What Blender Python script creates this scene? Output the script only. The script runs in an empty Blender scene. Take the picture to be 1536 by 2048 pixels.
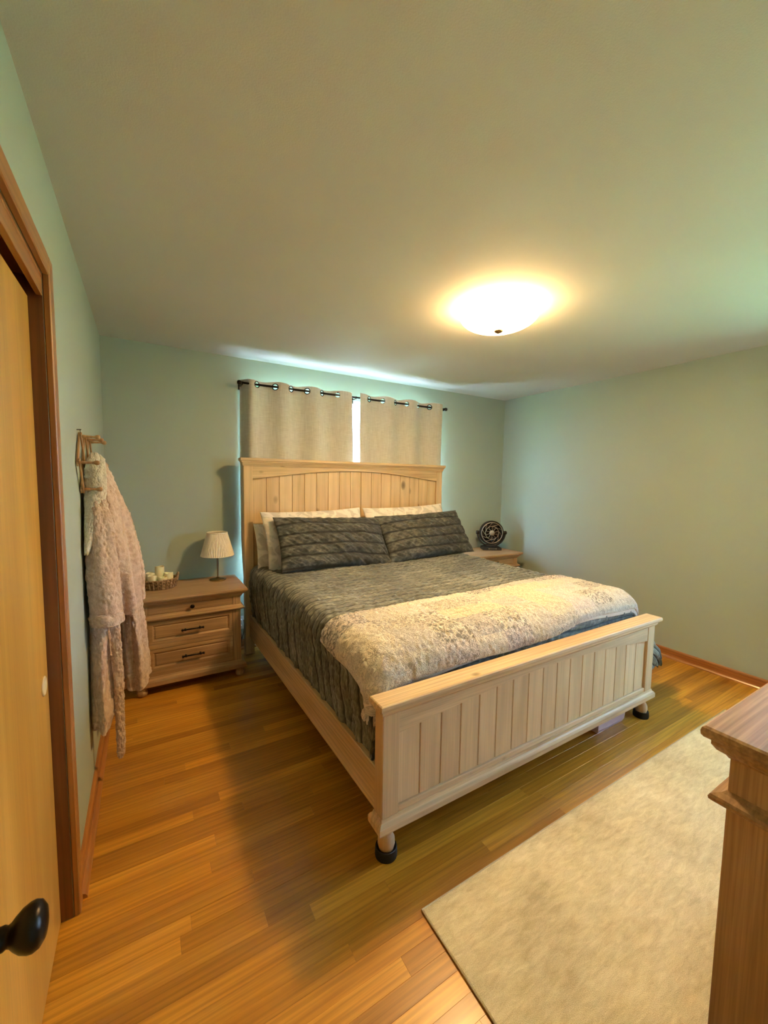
import bpy, bmesh, math, random
import numpy as np
from mathutils import Vector, Matrix

random.seed(7)
sc = bpy.context.scene
COL = sc.collection

# ------------------------------------------------------------------ camera
F_PX = 802.12
CAM = Vector((0.2394, -3.5001, 1.458))
FWD = Vector((0.51166531, 0.85560545, -0.07834495))
RGT = Vector((0.85872254, -0.51225043, 0.01396746))
UPV = Vector((0.0281816, 0.07442324, 0.99682846))
cd = bpy.data.cameras.new('camera')
cd.sensor_fit = 'HORIZONTAL'
cd.sensor_width = 36.0
cd.lens = F_PX / 1536 * 36.0
cd.clip_start = 0.02
cam = bpy.data.objects.new('camera', cd)
COL.objects.link(cam)
cam.matrix_world = Matrix(((RGT.x, UPV.x, -FWD.x, CAM.x), (RGT.y, UPV.y, -FWD.y, CAM.y), (RGT.z, UPV.z, -FWD.z, CAM.z), (0, 0, 0, 1)))
sc.camera = cam

# ------------------------------------------------------------------ view, world, sun
sc.view_settings.view_transform = 'Standard'
sc.view_settings.look = 'None'
sc.view_settings.gamma = 1.0
sc.view_settings.use_curve_mapping = False
sc.view_settings.exposure = 0.80
LAMP_POWER = 54.0      # glow of the glass bowl
LED_W = 30.0          # LED disc inside the bowl
LAMP_COL = (1.0, 0.64, 0.285)

world = bpy.data.worlds.new('world')
sc.world = world
world.use_nodes = True
bg = world.node_tree.nodes['Background']
bg.inputs['Color'].default_value = (0.40, 0.64, 1.0, 1)
bg.inputs['Strength'].default_value = 28.0

sl = bpy.data.lights.new('sun', 'SUN')
sl.energy = 120.0
sl.color = (0.88, 0.95, 1.0)
sl.angle = 0.01
sun = bpy.data.objects.new('sun', sl)
COL.objects.link(sun)
sun.rotation_euler = Vector((0.25, 0.20, -1.0)).to_track_quat('-Z', 'Y').to_euler()

W, H, YF = 4.014, 2.44, -3.68      # right wall, ceiling, front wall (back wall y = 0, left wall x = 0)

# window daylight portals (guide the sky light through the two windows)
def portal(name, loc, direction, sx, sy):
    l = bpy.data.lights.new(name, 'AREA')
    l.shape = 'RECTANGLE'
    l.size, l.size_y = sx, sy
    l.cycles.is_portal = True
    o = bpy.data.objects.new(name, l)
    COL.objects.link(o)
    o.location = loc
    o.rotation_euler = Vector(direction).to_track_quat('-Z', 'Z').to_euler()
WB = (1.02, 2.90, 0.55, 2.21)       # back window x0 x1 z0 z1
WR = (-3.50, -2.70, 0.75, 2.10)     # right window y0 y1 z0 z1
portal('portal_back', ((WB[0]+WB[1])/2, 0.16, (WB[2]+WB[3])/2), (0, -1, 0), WB[1]-WB[0], WB[3]-WB[2])
portal('portal_right', (W+0.16, (WR[0]+WR[1])/2, (WR[2]+WR[3])/2), (-1, 0, 0), WR[1]-WR[0], WR[3]-WR[2])

# ------------------------------------------------------------------ numpy noise
def _hash(ix, iy, iz):
    n = (ix*374761393 + iy*668265263 + iz*2147483647 + 1274126177) & 0xffffffff
    n = ((n ^ (n >> 13))*1274126177) & 0xffffffff
    n = (n ^ (n >> 16)) & 0xffffffff
    return n/4294967295.0
def vnoise(x, y, z=0.0):
    x, y, z = np.broadcast_arrays(np.asarray(x, float), np.asarray(y, float), np.asarray(z, float))
    ix, iy, iz = np.floor(x).astype(np.int64), np.floor(y).astype(np.int64), np.floor(z).astype(np.int64)
    fx, fy, fz = x-ix, y-iy, z-iz
    fx, fy, fz = (f*f*(3-2*f) for f in (fx, fy, fz))
    r = 0
    for a in (0, 1):
        for b in (0, 1):
            for c in (0, 1):
                w = (fx if a else 1-fx)*(fy if b else 1-fy)*(fz if c else 1-fz)
                r = r + w*_hash(ix+a, iy+b, iz+c)
    return r*2-1
def fbm(x, y, z=0.0, o=3):
    r, a = 0, 1.0
    for i in range(o):
        r = r + a*vnoise(np.asarray(x)*2**i+i*17.3, np.asarray(y)*2**i+i*5.1, np.asarray(z)*2**i+i*9.7)
        a *= 0.5
    return r

# ------------------------------------------------------------------ materials
class NT:
    def __init__(self, name):
        self.m = bpy.data.materials.new(name)
        self.m.use_nodes = True
        self.t = self.m.node_tree
        self.b = self.t.nodes['Principled BSDF']
        self._tc = None
    def n(self, kind, **kw):
        nd = self.t.nodes.new('ShaderNode'+kind)
        for k, v in kw.items():
            if k.startswith('_'):
                setattr(nd, k[1:], v)
            else:
                nd.inputs[k].default_value = v
        return nd
    def l(self, a, ao, b, bi):
        self.t.links.new(a.outputs[ao], b.inputs[bi])
    def tc(self):
        if not self._tc:
            self._tc = self.n('TexCoord')
        return self._tc
    def map(self, scale=(1, 1, 1), out='Object', loc=(0, 0, 0), rnd=False, rot=(0, 0, 0)):
        mp = self.n('Mapping')
        mp.inputs['Scale'].default_value = scale
        mp.inputs['Location'].default_value = loc
        mp.inputs['Rotation'].default_value = rot
        if rnd:
            oi = self.n('ObjectInfo')
            mul = self.n('VectorMath', _operation='SCALE')
            mul.inputs[0].default_value = (37.0, 53.0, 71.0)
            self.l(oi, 'Random', mul, 'Scale')
            add = self.n('VectorMath', _operation='ADD')
            self.l(self.tc(), out, add, 0)
            self.t.links.new(mul.outputs[0], add.inputs[1])
            self.t.links.new(add.outputs[0], mp.inputs['Vector'])
        else:
            self.l(self.tc(), out, mp, 'Vector')
        return mp
    def noise(self, mp, scale, detail=4, rough=0.5, dist=0.0):
        nd = self.n('TexNoise', Scale=scale, Detail=detail, Roughness=rough, Distortion=dist)
        self.t.links.new(mp.outputs[0], nd.inputs['Vector'])
        return nd
    def ramp(self, src, so, stops):
        r = self.n('ValToRGB')
        e = r.color_ramp.elements
        while len(e) < len(stops):
            e.new(0.5)
        for i, (p, c) in enumerate(stops):
            e[i].position = p
            e[i].color = (c[0], c[1], c[2], 1) if isinstance(c, (tuple, list)) else (c, c, c, 1)
        self.l(src, so, r, 0)
        return r
    def mix(self, a, b, fac, mode='MIX'):
        m = self.n('MixRGB', _blend_type=mode)
        for i, v in ((0, fac), (1, a), (2, b)):
            if isinstance(v, tuple) and len(v) == 2:
                self.l(v[0], v[1], m, i)
            elif isinstance(v, (int, float)):
                m.inputs[i].default_value = v
            else:
                m.inputs[i].default_value = (v[0], v[1], v[2], 1)
        return m
    def color(self, nd, o=0):
        self.l(nd, o, self.b, 'Base Color')
    def bump(self, nd, o, strength, dist=0.01):
        bp = self.n('Bump', Strength=strength, Distance=dist)
        self.l(nd, o, bp, 'Height')
        self.l(bp, 0, self.b, 'Normal')
        return bp
    def set(self, **kw):
        for k, v in kw.items():
            self.b.inputs[k.replace('_', ' ')].default_value = v
        return self

def plain(name, c, rough=0.5, metal=0.0, var=0.0, vs=20.0, bump=0.0, bs=120.0, **kw):
    t = NT(name)
    mp = t.map()
    nz = t.noise(mp, vs, 3)
    lo = [max(0, x*(1-var)) for x in c]
    hi = [min(1, x*(1+var)) for x in c]
    t.color(t.ramp(nz, 'Fac', [(0.3, lo), (0.7, hi)]))
    t.set(Roughness=rough, Metallic=metal)
    if bump:
        t.bump(t.noise(mp, bs, 3), 'Fac', bump, 0.004)
    t.set(**kw)
    return t.m

def wood(name, dark, mid, light, axis='x', rough=0.5, knots=0.0, fine=0.25, rnd=True, bump=0.12, rnd_val=0.0, coat=0.0, ring=14.0, ringc=0.18, across=9.0):
    """grain runs along the given local axis"""
    t = NT(name)
    long_ = 0.9
    s = {'x': (long_, across, across), 'y': (across, long_, across), 'z': (across, across, long_)}[axis]
    mp = t.map(s, rnd=rnd)
    base = t.noise(mp, 1.0, 3, 0.55, 0.6)
    rings = t.n('TexWave', _wave_type='BANDS', _bands_direction={'x': 'Y', 'y': 'Z', 'z': 'X'}[axis], Scale=ring/9.0, Distortion=9.0, Detail=2.0)
    rings.inputs['Detail Scale'].default_value = 0.7
    t.t.links.new(mp.outputs[0], rings.inputs['Vector'])
    f = {'x': (3, 160, 160), 'y': (160, 3, 160), 'z': (160, 160, 3)}[axis]
    mpf = t.map(f, rnd=rnd)
    fn = t.noise(mpf, 1.0, 2, 0.6)
    r1 = t.ramp(base, 'Fac', [(0.28, dark), (0.5, mid), (0.74, light)])
    rr = t.ramp(rings, 'Color', [(0.0, 1.0-ringc), (0.55, 1.0), (1.0, 1.0+ringc*0.25)])
    m1 = t.mix((r1, 0), (rr, 0), 0.8, 'MULTIPLY')
    fr = t.ramp(fn, 'Fac', [(0.3, 1.0-fine), (0.65, 1.05)])
    m2 = t.mix((m1, 0), (fr, 0), 1.0, 'MULTIPLY')
    last = m2
    if knots:
        kmp = t.map({'x': (3.2, 5.5, 5.5), 'y': (5.5, 3.2, 5.5), 'z': (5.5, 5.5, 3.2)}[axis], rnd=rnd)
        vo = t.n('TexVoronoi', Scale=1.0, Randomness=1.0)
        t.t.links.new(kmp.outputs[0], vo.inputs['Vector'])
        kr = t.ramp(vo, 'Distance', [(0.02, 1.0), (knots*0.55, 0.75), (knots, 0.0)])
        last = t.mix((m2, 0), [c*0.35 for c in dark], (kr, 0))
    if rnd_val:
        oi = t.n('ObjectInfo')
        rv = t.ramp(oi, 'Random', [(0.0, (1-rnd_val, 1-rnd_val*1.15, 1-rnd_val*1.3)), (1.0, (1+rnd_val*0.5,)*3)])
        last = t.mix((last, 0), (rv, 0), 1.0, 'MULTIPLY')
    t.color(last)
    t.set(Roughness=rough)
    if coat:
        t.set(Coat_Weight=coat, Coat_Roughness=0.18)
    if bump:
        t.bump(fn, 'Fac', bump, 0.002)
    return t.m

def fabric_noise(name, stops, scale, stretch=(1, 1, 1), rough=0.9, sheen=0.4, bump=0.3, bs=300, out='Object', detail=5, dist=0.0, sheen_col=(1, 1, 1)):
    t = NT(name)
    mp = t.map(stretch, out=out)
    nz = t.noise(mp, scale, detail, 0.6, dist)
    t.color(t.ramp(nz, 'Fac', stops))
    t.set(Roughness=rough, Sheen_Weight=sheen, Sheen_Roughness=0.4)
    t.b.inputs['Sheen Tint'].default_value = (*sheen_col, 1)
    t.bump(t.noise(t.map(), bs, 2), 'Fac', bump, 0.003)
    return t.m

M = {}
ROW = 0.056      # stitched row spacing of the coverlet
def mk_paint(name, c, bump, bs, rough=0.6):
    t = NT(name)
    mp = t.map()
    t.color(t.ramp(t.noise(mp, 1.3, 2), 'Fac', [(0.3, [x*0.97 for x in c]), (0.7, [min(1, x*1.03) for x in c])]))
    t.set(Roughness=rough)
    t.bump(t.noise(mp, bs, 4, 0.6), 'Fac', bump, 0.003)
    return t.m
M['wall'] = mk_paint('sage_paint', (0.385, 0.455, 0.385), 0.25, 220)
M['ceil'] = mk_paint('ceiling_paint', (0.66, 0.64, 0.57), 0.28, 230, 0.8)
M['hall'] = mk_paint('hall_paint', (0.5, 0.48, 0.42), 0.2, 200)
M['floorbase'] = plain('subfloor', (0.10, 0.05, 0.02), 0.6)
M['plank'] = wood('oak_strip', (0.44, 0.18, 0.014), (0.58, 0.26, 0.024), (0.69, 0.345, 0.042), 'x', 0.34, 0, 0.20, True, 0.06, 0.32, 0.25)
M['trim'] = wood('fir_trim_y', (0.30, 0.105, 0.025), (0.40, 0.155, 0.038), (0.48, 0.20, 0.05), 'y', 0.35, 0, 0.15, True, 0.05, 0, 0.3)
M['trimx'] = wood('fir_trim_x', (0.30, 0.105, 0.025), (0.40, 0.155, 0.038), (0.48, 0.20, 0.05), 'x', 0.35, 0, 0.15, True, 0.05, 0, 0.3)
M['trimz'] = wood('fir_trim_z', (0.30, 0.105, 0.025), (0.40, 0.155, 0.038), (0.48, 0.20, 0.05), 'z', 0.35, 0, 0.15, True, 0.05, 0, 0.3)
M['trimz_shaded'] = wood('fir_jamb_shaded', (0.13, 0.035, 0.010), (0.18, 0.052, 0.015), (0.23, 0.07, 0.02), 'z', 0.35, 0, 0.15, True, 0.05, 0, 0.3)  # same fir as the trim, darkened: the jamb's shade is in the colour
M['birch'] = wood('birch_door', (0.58, 0.275, 0.042), (0.66, 0.34, 0.055), (0.73, 0.41, 0.085), 'z', 0.38, 0, 0.10, True, 0.03, 0, 0.25, 5.0)
PD, PM, PL = (0.54, 0.37, 0.185), (0.66, 0.48, 0.26), (0.75, 0.57, 0.335)
M['pinex'] = wood('pine_x', PD, PM, PL, 'x', 0.5, 0.11, 0.22)
M['piney'] = wood('pine_y', PD, PM, PL, 'y', 0.5, 0.10, 0.22)
M['pinez'] = wood('pine_z', PD, PM, PL, 'z', 0.5, 0.17, 0.10, True, 0.06, 0.05, 0, 9.0, 0.10, 5.0)
FD, FM, FL = (0.56, 0.40, 0.225), (0.68, 0.50, 0.29), (0.76, 0.58, 0.36)  # same pine as the headboard, paler: daylight on the footboard put into the colour
M['pinex_daylit'] = wood('pine_x_daylit', FD, FM, FL, 'x', 0.48, 0.10, 0.14)
M['pinez_daylit'] = wood('pine_z_daylit', FD, FM, FL, 'z', 0.48, 0.07, 0.09, True, 0.06, 0.05, 0, 8.0, 0.07, 5.0)
ND, NM, NL = (0.37, 0.22, 0.10), (0.47, 0.295, 0.145), (0.56, 0.37, 0.20)
M['nightx'] = wood('greywash_x', ND, NM, NL, 'x', 0.5, 0.05, 0.30)
M['nightz'] = wood('greywash_z', ND, NM, NL, 'z', 0.5, 0.05, 0.30)
M['bronze'] = plain('dark_bronze', (0.012, 0.009, 0.007), 0.32, 0.6)
M['black'] = plain('black_plastic', (0.012, 0.012, 0.012), 0.45)
M['rubber'] = plain('black_rubber', (0.008, 0.008, 0.008), 0.75)
M['brass'] = plain('aged_brass', (0.30, 0.20, 0.09), 0.3, 1.0)
M['steel'] = plain('brushed_steel', (0.30, 0.26, 0.2), 0.3, 1.0)
M['white'] = plain('white_plastic', (0.75, 0.75, 0.74), 0.4)
M['lilac'] = plain('lilac_plastic', (0.66, 0.58, 0.72), 0.4)
M['cord'] = plain('cord_brown', (0.10, 0.07, 0.05), 0.5)
M['gold'] = plain('grille_metal', (0.42, 0.34, 0.24), 0.35, 0.6)
M['candle'] = plain('cream_wax', (0.80, 0.74, 0.46), 0.5, 0, 0.04, 30, 0.1, 60, Subsurface_Weight=0.3, Subsurface_Scale=0.02)
M['pullcup'] = plain('ivory_pull', (0.75, 0.62, 0.36), 0.35)
M['glasspane'] = NT('window_glass').set(Roughness=0.0, Transmission_Weight=1.0, IOR=1.02, Base_Color=(1, 1, 1, 1)).m
M['vinyl'] = plain('white_vinyl', (0.78, 0.78, 0.76), 0.4)
M['lawn'] = plain('lawn', (0.14, 0.28, 0.12), 0.95, 0, 0.35, 3.0, 0.4, 30)
M['mattress'] = plain('white_sheet', (0.70, 0.66, 0.60), 0.85, 0, 0.03, 30, 0.2, 300)
M['boxspring'] = plain('grey_ticking', (0.16, 0.15, 0.14), 0.9)

t = NT('lamp_glass')
t.b.inputs['Base Color'].default_value = (0.9, 0.85, 0.75, 1)
t.b.inputs['Emission Color'].default_value = (*LAMP_COL, 1)
t.b.inputs['Emission Strength'].default_value = LAMP_POWER
_tr = t.n('BsdfTransparent', Color=(1.0, 0.96, 0.9, 1))
_mx = t.n('MixShader', Fac=0.7)
_out = [n for n in t.t.nodes if n.type == 'OUTPUT_MATERIAL'][0]
t.l(t.b, 0, _mx, 1); t.l(_tr, 0, _mx, 2); t.l(_mx, 0, _out, 'Surface')
M['lampglass'] = t.m

t = NT('pleated_shade')
t.color(t.ramp(t.noise(t.map(), 30, 2), 'Fac', [(0.3, (0.78, 0.72, 0.58)), (0.7, (0.84, 0.78, 0.65))]))
t.set(Roughness=0.8, Transmission_Weight=0.0)
M['shade'] = t.m

# crushed velvet of the coverlet: pale and dark nap patches, finer streaks across the rows
def velvet(name, c0, c1, c2, st=(3, 16, 16), sc1=1.6):
    t = NT(name)
    uv = 'UV'
    big = t.noise(t.map((1, 1, 1), uv), 2.2, 3, 0.6)
    stn = t.noise(t.map(st, uv), sc1, 5, 0.7, 0.8)
    fine = t.noise(t.map((26, 90, 1), uv, rot=(0, 0, 0.35)), 1.0, 4, 0.7)
    mx = t.mix((big, 'Fac'), (stn, 'Fac'), 0.55)
    mx2 = t.mix((mx, 0), (fine, 'Fac'), 0.42)
    rc = t.ramp(mx2, 0, [(0.38, c0), (0.50, c1), (0.66, c2)])
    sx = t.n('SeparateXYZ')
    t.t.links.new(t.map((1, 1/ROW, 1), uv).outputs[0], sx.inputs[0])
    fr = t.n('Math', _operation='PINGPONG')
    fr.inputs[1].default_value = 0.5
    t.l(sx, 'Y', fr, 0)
    st_ = t.ramp(fr, 0, [(0.045, 0.95), (0.15, 0.0)])  # crease shade between the rows, painted as dark lines
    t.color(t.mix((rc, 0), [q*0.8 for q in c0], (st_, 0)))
    t.set(Roughness=0.75, Sheen_Weight=0.35, Sheen_Roughness=0.35)
    t.b.inputs['Sheen Tint'].default_value = (0.8, 0.9, 0.85, 1)
    t.bump(fine, 'Fac', 0.5, 0.004)
    return t.m
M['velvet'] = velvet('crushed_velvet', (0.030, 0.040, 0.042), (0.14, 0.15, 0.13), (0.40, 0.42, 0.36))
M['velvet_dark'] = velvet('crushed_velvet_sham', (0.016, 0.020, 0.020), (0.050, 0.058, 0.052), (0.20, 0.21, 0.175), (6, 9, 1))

# patchwork quilt
t = NT('patchwork_quilt')
uvm = t.map((1, 1, 1), 'UV')
sn = t.n('VectorMath', _operation='SNAP')
t.t.links.new(uvm.outputs[0], sn.inputs[0])
sn.inputs[1].default_value = (0.19, 0.135, 1.0)
wn = t.n('TexWhiteNoise', _noise_dimensions='3D')
t.t.links.new(sn.outputs[0], wn.inputs['Vector'])
pc = t.ramp(wn, 'Value', [(0.0, (0.80, 0.75, 0.64)), (0.22, (0.74, 0.70, 0.60)), (0.42, (0.80, 0.74, 0.57)), (0.55, (0.82, 0.75, 0.69)), (0.75, (0.66, 0.64, 0.60)), (0.9, (0.84, 0.79, 0.70))])
pc.color_ramp.interpolation = 'CONSTANT'
fl = t.noise(uvm, 62, 3, 0.6, 1.2)
flm = t.ramp(fl, 'Fac', [(0.48, 0.0), (0.55, 1.0)])
sep = t.n('SeparateColor')
t.l(wn, 'Color', sep, 0)
amt = t.ramp(sep, 1, [(0.0, 0.04), (0.30, 0.10), (0.42, 0.80), (0.62, 0.55), (0.75, 0.06), (1.0, 0.25)])
amt.color_ramp.interpolation = 'CONSTANT'
fm = t.mix((flm, 0), (amt, 0), 1.0, 'MULTIPLY')
hue = t.ramp(sep, 2, [(0.0, (0.10, 0.12, 0.17)), (0.5, (0.24, 0.22, 0.16)), (1.0, (0.12, 0.14, 0.18))])
cl = t.mix((pc, 0), (hue, 0), (fm, 0))
sqg = t.noise(uvm, 55, 2, 0.5, 1.8)
sqr = t.ramp(sqg, 'Fac', [(0.40, 1.0), (0.47, 0.45), (0.50, 0.45), (0.56, 1.0)])
cl2 = t.mix((cl, 0), (sqr, 0), 0.5, 'MULTIPLY')
t.color(cl2)
t.set(Roughness=0.85, Sheen_Weight=0.15)
t.bump(sqr, 0, 0.8, 0.008)
M['quilt'] = t.m
M['quiltback'] = plain('quilt_lining', (0.72, 0.68, 0.60), 0.9, 0, 0.05, 40, 0.3, 200)

# white pillowcase with faint grey-green print
def printcase(name, base, ink, amt):
    t = NT(name)
    mp = t.map((1, 1, 1), 'UV')
    nz = t.noise(mp, 14, 2, 0.5, 1.0)
    r = t.ramp(nz, 'Fac', [(0.46, 0.0), (0.56, amt)])
    t.color(t.mix(base, ink, (r, 0)))
    t.set(Roughness=0.85, Sheen_Weight=0.1)
    t.bump(t.noise(t.map(), 350, 2), 'Fac', 0.15, 0.002)
    return t.m
M['case'] = printcase('printed_pillowcase', (0.76, 0.72, 0.64), (0.44, 0.42, 0.36), 0.6)

# linen curtain
t = NT('linen_curtain')
a = t.noise(t.map((260, 260, 9)), 1.0, 2, 0.5)
b = t.noise(t.map((20, 20, 320)), 1.0, 2, 0.5)
mxc = t.mix((a, 'Fac'), (b, 'Fac'), 0.5)
t.color(t.ramp(mxc, 0, [(0.35, (0.50, 0.49, 0.43)), (0.65, (0.66, 0.66, 0.60))]))
t.set(Roughness=0.9, Sheen_Weight=0.1)
t.bump(mxc, 0, 0.2, 0.002)
M['linen'] = t.m

M['fleece'] = fabric_noise('pink_fleece', [(0.3, (0.46, 0.32, 0.225)), (0.5, (0.60, 0.435, 0.315)), (0.7, (0.70, 0.54, 0.41))], 45, rough=1.0, sheen=0.5, bump=0.9, bs=190, sheen_col=(1, 0.9, 0.8))
M['cream_fleece'] = fabric_noise('cream_fleece', [(0.3, (0.58, 0.52, 0.40)), (0.5, (0.70, 0.64, 0.50)), (0.7, (0.80, 0.74, 0.60))], 60, rough=1.0, sheen=0.5, bump=0.9, bs=190)
M['rack'] = wood('beech_rack', (0.34, 0.17, 0.06), (0.44, 0.24, 0.09), (0.52, 0.31, 0.13), 'z', 0.4, 0, 0.15)
M['basket'] = plain('seagrass', (0.30, 0.18, 0.085), 0.8, 0, 0.5, 60, 0.8, 150)

# rug: mottled beige low pile
t = NT('beige_rug')
mp = t.map()
n1 = t.noise(mp, 3.0, 3, 0.6, 0.4)
n2 = t.noise(t.map((14, 55, 1), rot=(0, 0, 0.9)), 1.0, 4, 0.7, 0.5)
n3 = t.noise(mp, 420, 2)
mx = t.mix((n1, 'Fac'), (n2, 'Fac'), 0.5)
mx = t.mix((mx, 0), (n3, 'Fac'), 0.3)
t.color(t.ramp(mx, 0, [(0.38, (0.42, 0.335, 0.16)), (0.5, (0.62, 0.52, 0.27)), (0.62, (0.80, 0.70, 0.41))]))
t.set(Roughness=0.95, Sheen_Weight=0.2)
t.bump(n3, 'Fac', 0.6, 0.004)
M['rug'] = t.m
M['rugedge'] = plain('rug_binding', (0.46, 0.39, 0.24), 0.9, 0, 0.15, 200, 0.5, 300)

# ------------------------------------------------------------------ mesh helpers
def new():
    return bmesh.new()
def merge(dst, src):
    me = bpy.data.meshes.new('tmp')
    src.to_mesh(me)
    src.free()
    dst.from_mesh(me)
    bpy.data.meshes.remove(me)
def box(bm, x0, x1, y0, y1, z0, z1, bev=0.0, seg=2):
    b = new()
    vs = [b.verts.new((x, y, z)) for x in (x0, x1) for y in (y0, y1) for z in (z0, z1)]
    for f in ((0, 1, 3, 2), (4, 6, 7, 5), (0, 4, 5, 1), (2, 3, 7, 6), (0, 2, 6, 4), (1, 5, 7, 3)):
        b.faces.new([vs[i] for i in f])
    bmesh.ops.recalc_face_normals(b, faces=b.faces)
    if bev:
        bmesh.ops.bevel(b, geom=list(b.edges), offset=bev, segments=seg, profile=0.5, affect='EDGES')
    merge(bm, b)
    return bm
def loft_rect(bm, rings):
    """rings: (x0,x1,y0,y1,z) bottom to top, capped"""
    b = new()
    R = [[b.verts.new(p) for p in ((x0, y0, z), (x1, y0, z), (x1, y1, z), (x0, y1, z))] for x0, x1, y0, y1, z in rings]
    for i in range(len(R)-1):
        for k in range(4):
            b.faces.new((R[i][k], R[i][(k+1) % 4], R[i+1][(k+1) % 4], R[i+1][k]))
    b.faces.new(R[0][::-1])
    b.faces.new(R[-1])
    merge(bm, b)
    return bm
def lathe(bm, prof, c=(0, 0, 0), seg=32, axis='z', cap=True):
    b = new()
    R = []
    for r, h in prof:
        ring = []
        for k in range(seg):
            a = 2*math.pi*k/seg
            p = (r*math.cos(a), r*math.sin(a), h)
            if axis == 'x':
                p = (h, r*math.cos(a), r*math.sin(a))
            elif axis == 'y':
                p = (r*math.cos(a), h, r*math.sin(a))
            ring.append(b.verts.new((p[0]+c[0], p[1]+c[1], p[2]+c[2])))
        R.append(ring)
    for i in range(len(R)-1):
        for k in range(seg):
            b.faces.new((R[i][k], R[i][(k+1) % seg], R[i+1][(k+1) % seg], R[i+1][k]))
    if cap:
        b.faces.new(R[0][::-1])
        b.faces.new(R[-1])
    bmesh.ops.recalc_face_normals(b, faces=b.faces)
    merge(bm, b)
    return bm
def tube(bm, pts, r, seg=10, closed=False):
    pts = [Vector(p) for p in pts]
    n = len(pts)
    b = new()
    R = []
    prev = None
    for i in range(n):
        if closed:
            d = pts[(i+1) % n]-pts[i-1]
        else:
            d = pts[min(i+1, n-1)]-pts[max(i-1, 0)]
        d.normalize()
        if prev is None:
            u = d.orthogonal().normalized()
        else:
            u = (prev-d*prev.dot(d)).normalized()
        prev = u
        v = d.cross(u)
        rr = r[i] if isinstance(r, (list, tuple)) else r
        R.append([b.verts.new(pts[i]+u*rr*math.cos(2*math.pi*k/seg)+v*rr*math.sin(2*math.pi*k/seg)) for k in range(seg)])
    for i in range(n if closed else n-1):
        A, B = R[i], R[(i+1) % n]
        for k in range(seg):
            b.faces.new((A[k], A[(k+1) % seg], B[(k+1) % seg], B[k]))
    if not closed:
        b.faces.new(R[0][::-1])
        b.faces.new(R[-1])
    bmesh.ops.recalc_face_normals(b, faces=b.faces)
    merge(bm, b)
    return bm
def prism(bm, pts2, a0, a1, plane='xz', bev=0.0):
    """extrude polygon: plane xz -> along y, yz -> along x, xy -> along z"""
    b = new()
    def P(p, a):
        return {'xz': (p[0], a, p[1]), 'yz': (a, p[0], p[1]), 'xy': (p[0], p[1], a)}[plane]
    A = [b.verts.new(P(p, a0)) for p in pts2]
    B = [b.verts.new(P(p, a1)) for p in pts2]
    n = len(pts2)
    for i in range(n):
        b.faces.new((A[i], A[(i+1) % n], B[(i+1) % n], B[i]))
    b.faces.new(A[::-1])
    b.faces.new(B)
    bmesh.ops.recalc_face_normals(b, faces=b.faces)
    if bev:
        bmesh.ops.bevel(b, geom=list(b.edges), offset=bev, segments=1, affect='EDGES')
    merge(bm, b)
    return bm
def rootloc(o):
    v = Vector((0, 0, 0))
    while o is not None:
        v += o.location
        o = o.parent
    return v
def obj(name, bm, mat, parent=None, smooth=False, angle=None, local=False):
    me = bpy.data.meshes.new(name)
    if parent is not None and not local:
        bmesh.ops.translate(bm, verts=bm.verts, vec=-rootloc(parent))
    bm.to_mesh(me)
    bm.free()
    me.materials.append(mat)
    o = bpy.data.objects.new(name, me)
    COL.objects.link(o)
    if parent is not None:
        o.parent = parent
    if smooth or angle:
        me.polygons.foreach_set('use_smooth', [True]*len(me.polygons))
        if angle:
            me.set_sharp_from_angle(angle=math.radians(angle))
    return o
def grid_obj(name, X, Y, Z, mat, parent=None, uv=None, closed_u=False, smooth=True):
    n, m = X.shape
    V = np.stack([X, Y, Z], -1).reshape(-1, 3)
    if parent is not None:
        V = V-np.array(rootloc(parent))
    idx = np.arange(n*m).reshape(n, m)
    if closed_u:
        a = idx[:-1, :]; b = np.roll(idx, -1, 1)[:-1, :]; c = np.roll(idx, -1, 1)[1:, :]; d = idx[1:, :]
    else:
        a = idx[:-1, :-1]; b = idx[:-1, 1:]; c = idx[1:, 1:]; d = idx[1:, :-1]
    Fc = np.stack([a, b, c, d], -1).reshape(-1, 4)
    me = bpy.data.meshes.new(name)
    me.vertices.add(len(V)); me.vertices.foreach_set('co', V.astype(np.float32).ravel())
    me.loops.add(Fc.size); me.loops.foreach_set('vertex_index', Fc.ravel().astype(np.int32))
    me.polygons.add(len(Fc))
    me.polygons.foreach_set('loop_start', (np.arange(len(Fc))*4).astype(np.int32))
    me.polygons.foreach_set('use_smooth', np.ones(len(Fc), bool))
    me.update(calc_edges=True)
    if uv is not None:
        U = np.stack([uv[0], uv[1]], -1).reshape(-1, 2)
        lay = me.uv_layers.new(name='UVMap')
        lay.data.foreach_set('uv', U[Fc.ravel()].astype(np.float32).ravel())
    me.validate()
    me.materials.append(mat)
    o = bpy.data.objects.new(name, me)
    COL.objects.link(o)
    if parent is not None:
        o.parent = parent
    return o
def thing(name, label, cat, loc=(0, 0, 0), group=None):
    o = bpy.data.objects.new(name, None)
    o.empty_display_size = 0.05
    COL.objects.link(o)
    o.location = loc
    return tag(o, label, cat, group)
def tag(o, label, cat, group=None):
    o['label'] = label
    o['category'] = cat
    if group:
        o['group'] = group
    return o
def struct(o, label=None):
    o['kind'] = 'structure'
    if label:
        o['label'] = label
    return o
def sempty(name, loc, label=None):
    o = bpy.data.objects.new(name, None)
    o.empty_display_size = 0.05
    COL.objects.link(o)
    o.location = loc
    return struct(o, label)
def pt(name, mat, parent, *boxes, bev=0.002, seg=1, angle=None):
    b = new()
    for x in boxes:
        box(b, *x, bev, seg)
    return obj(name, b, mat, parent, angle=angle)

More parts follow.
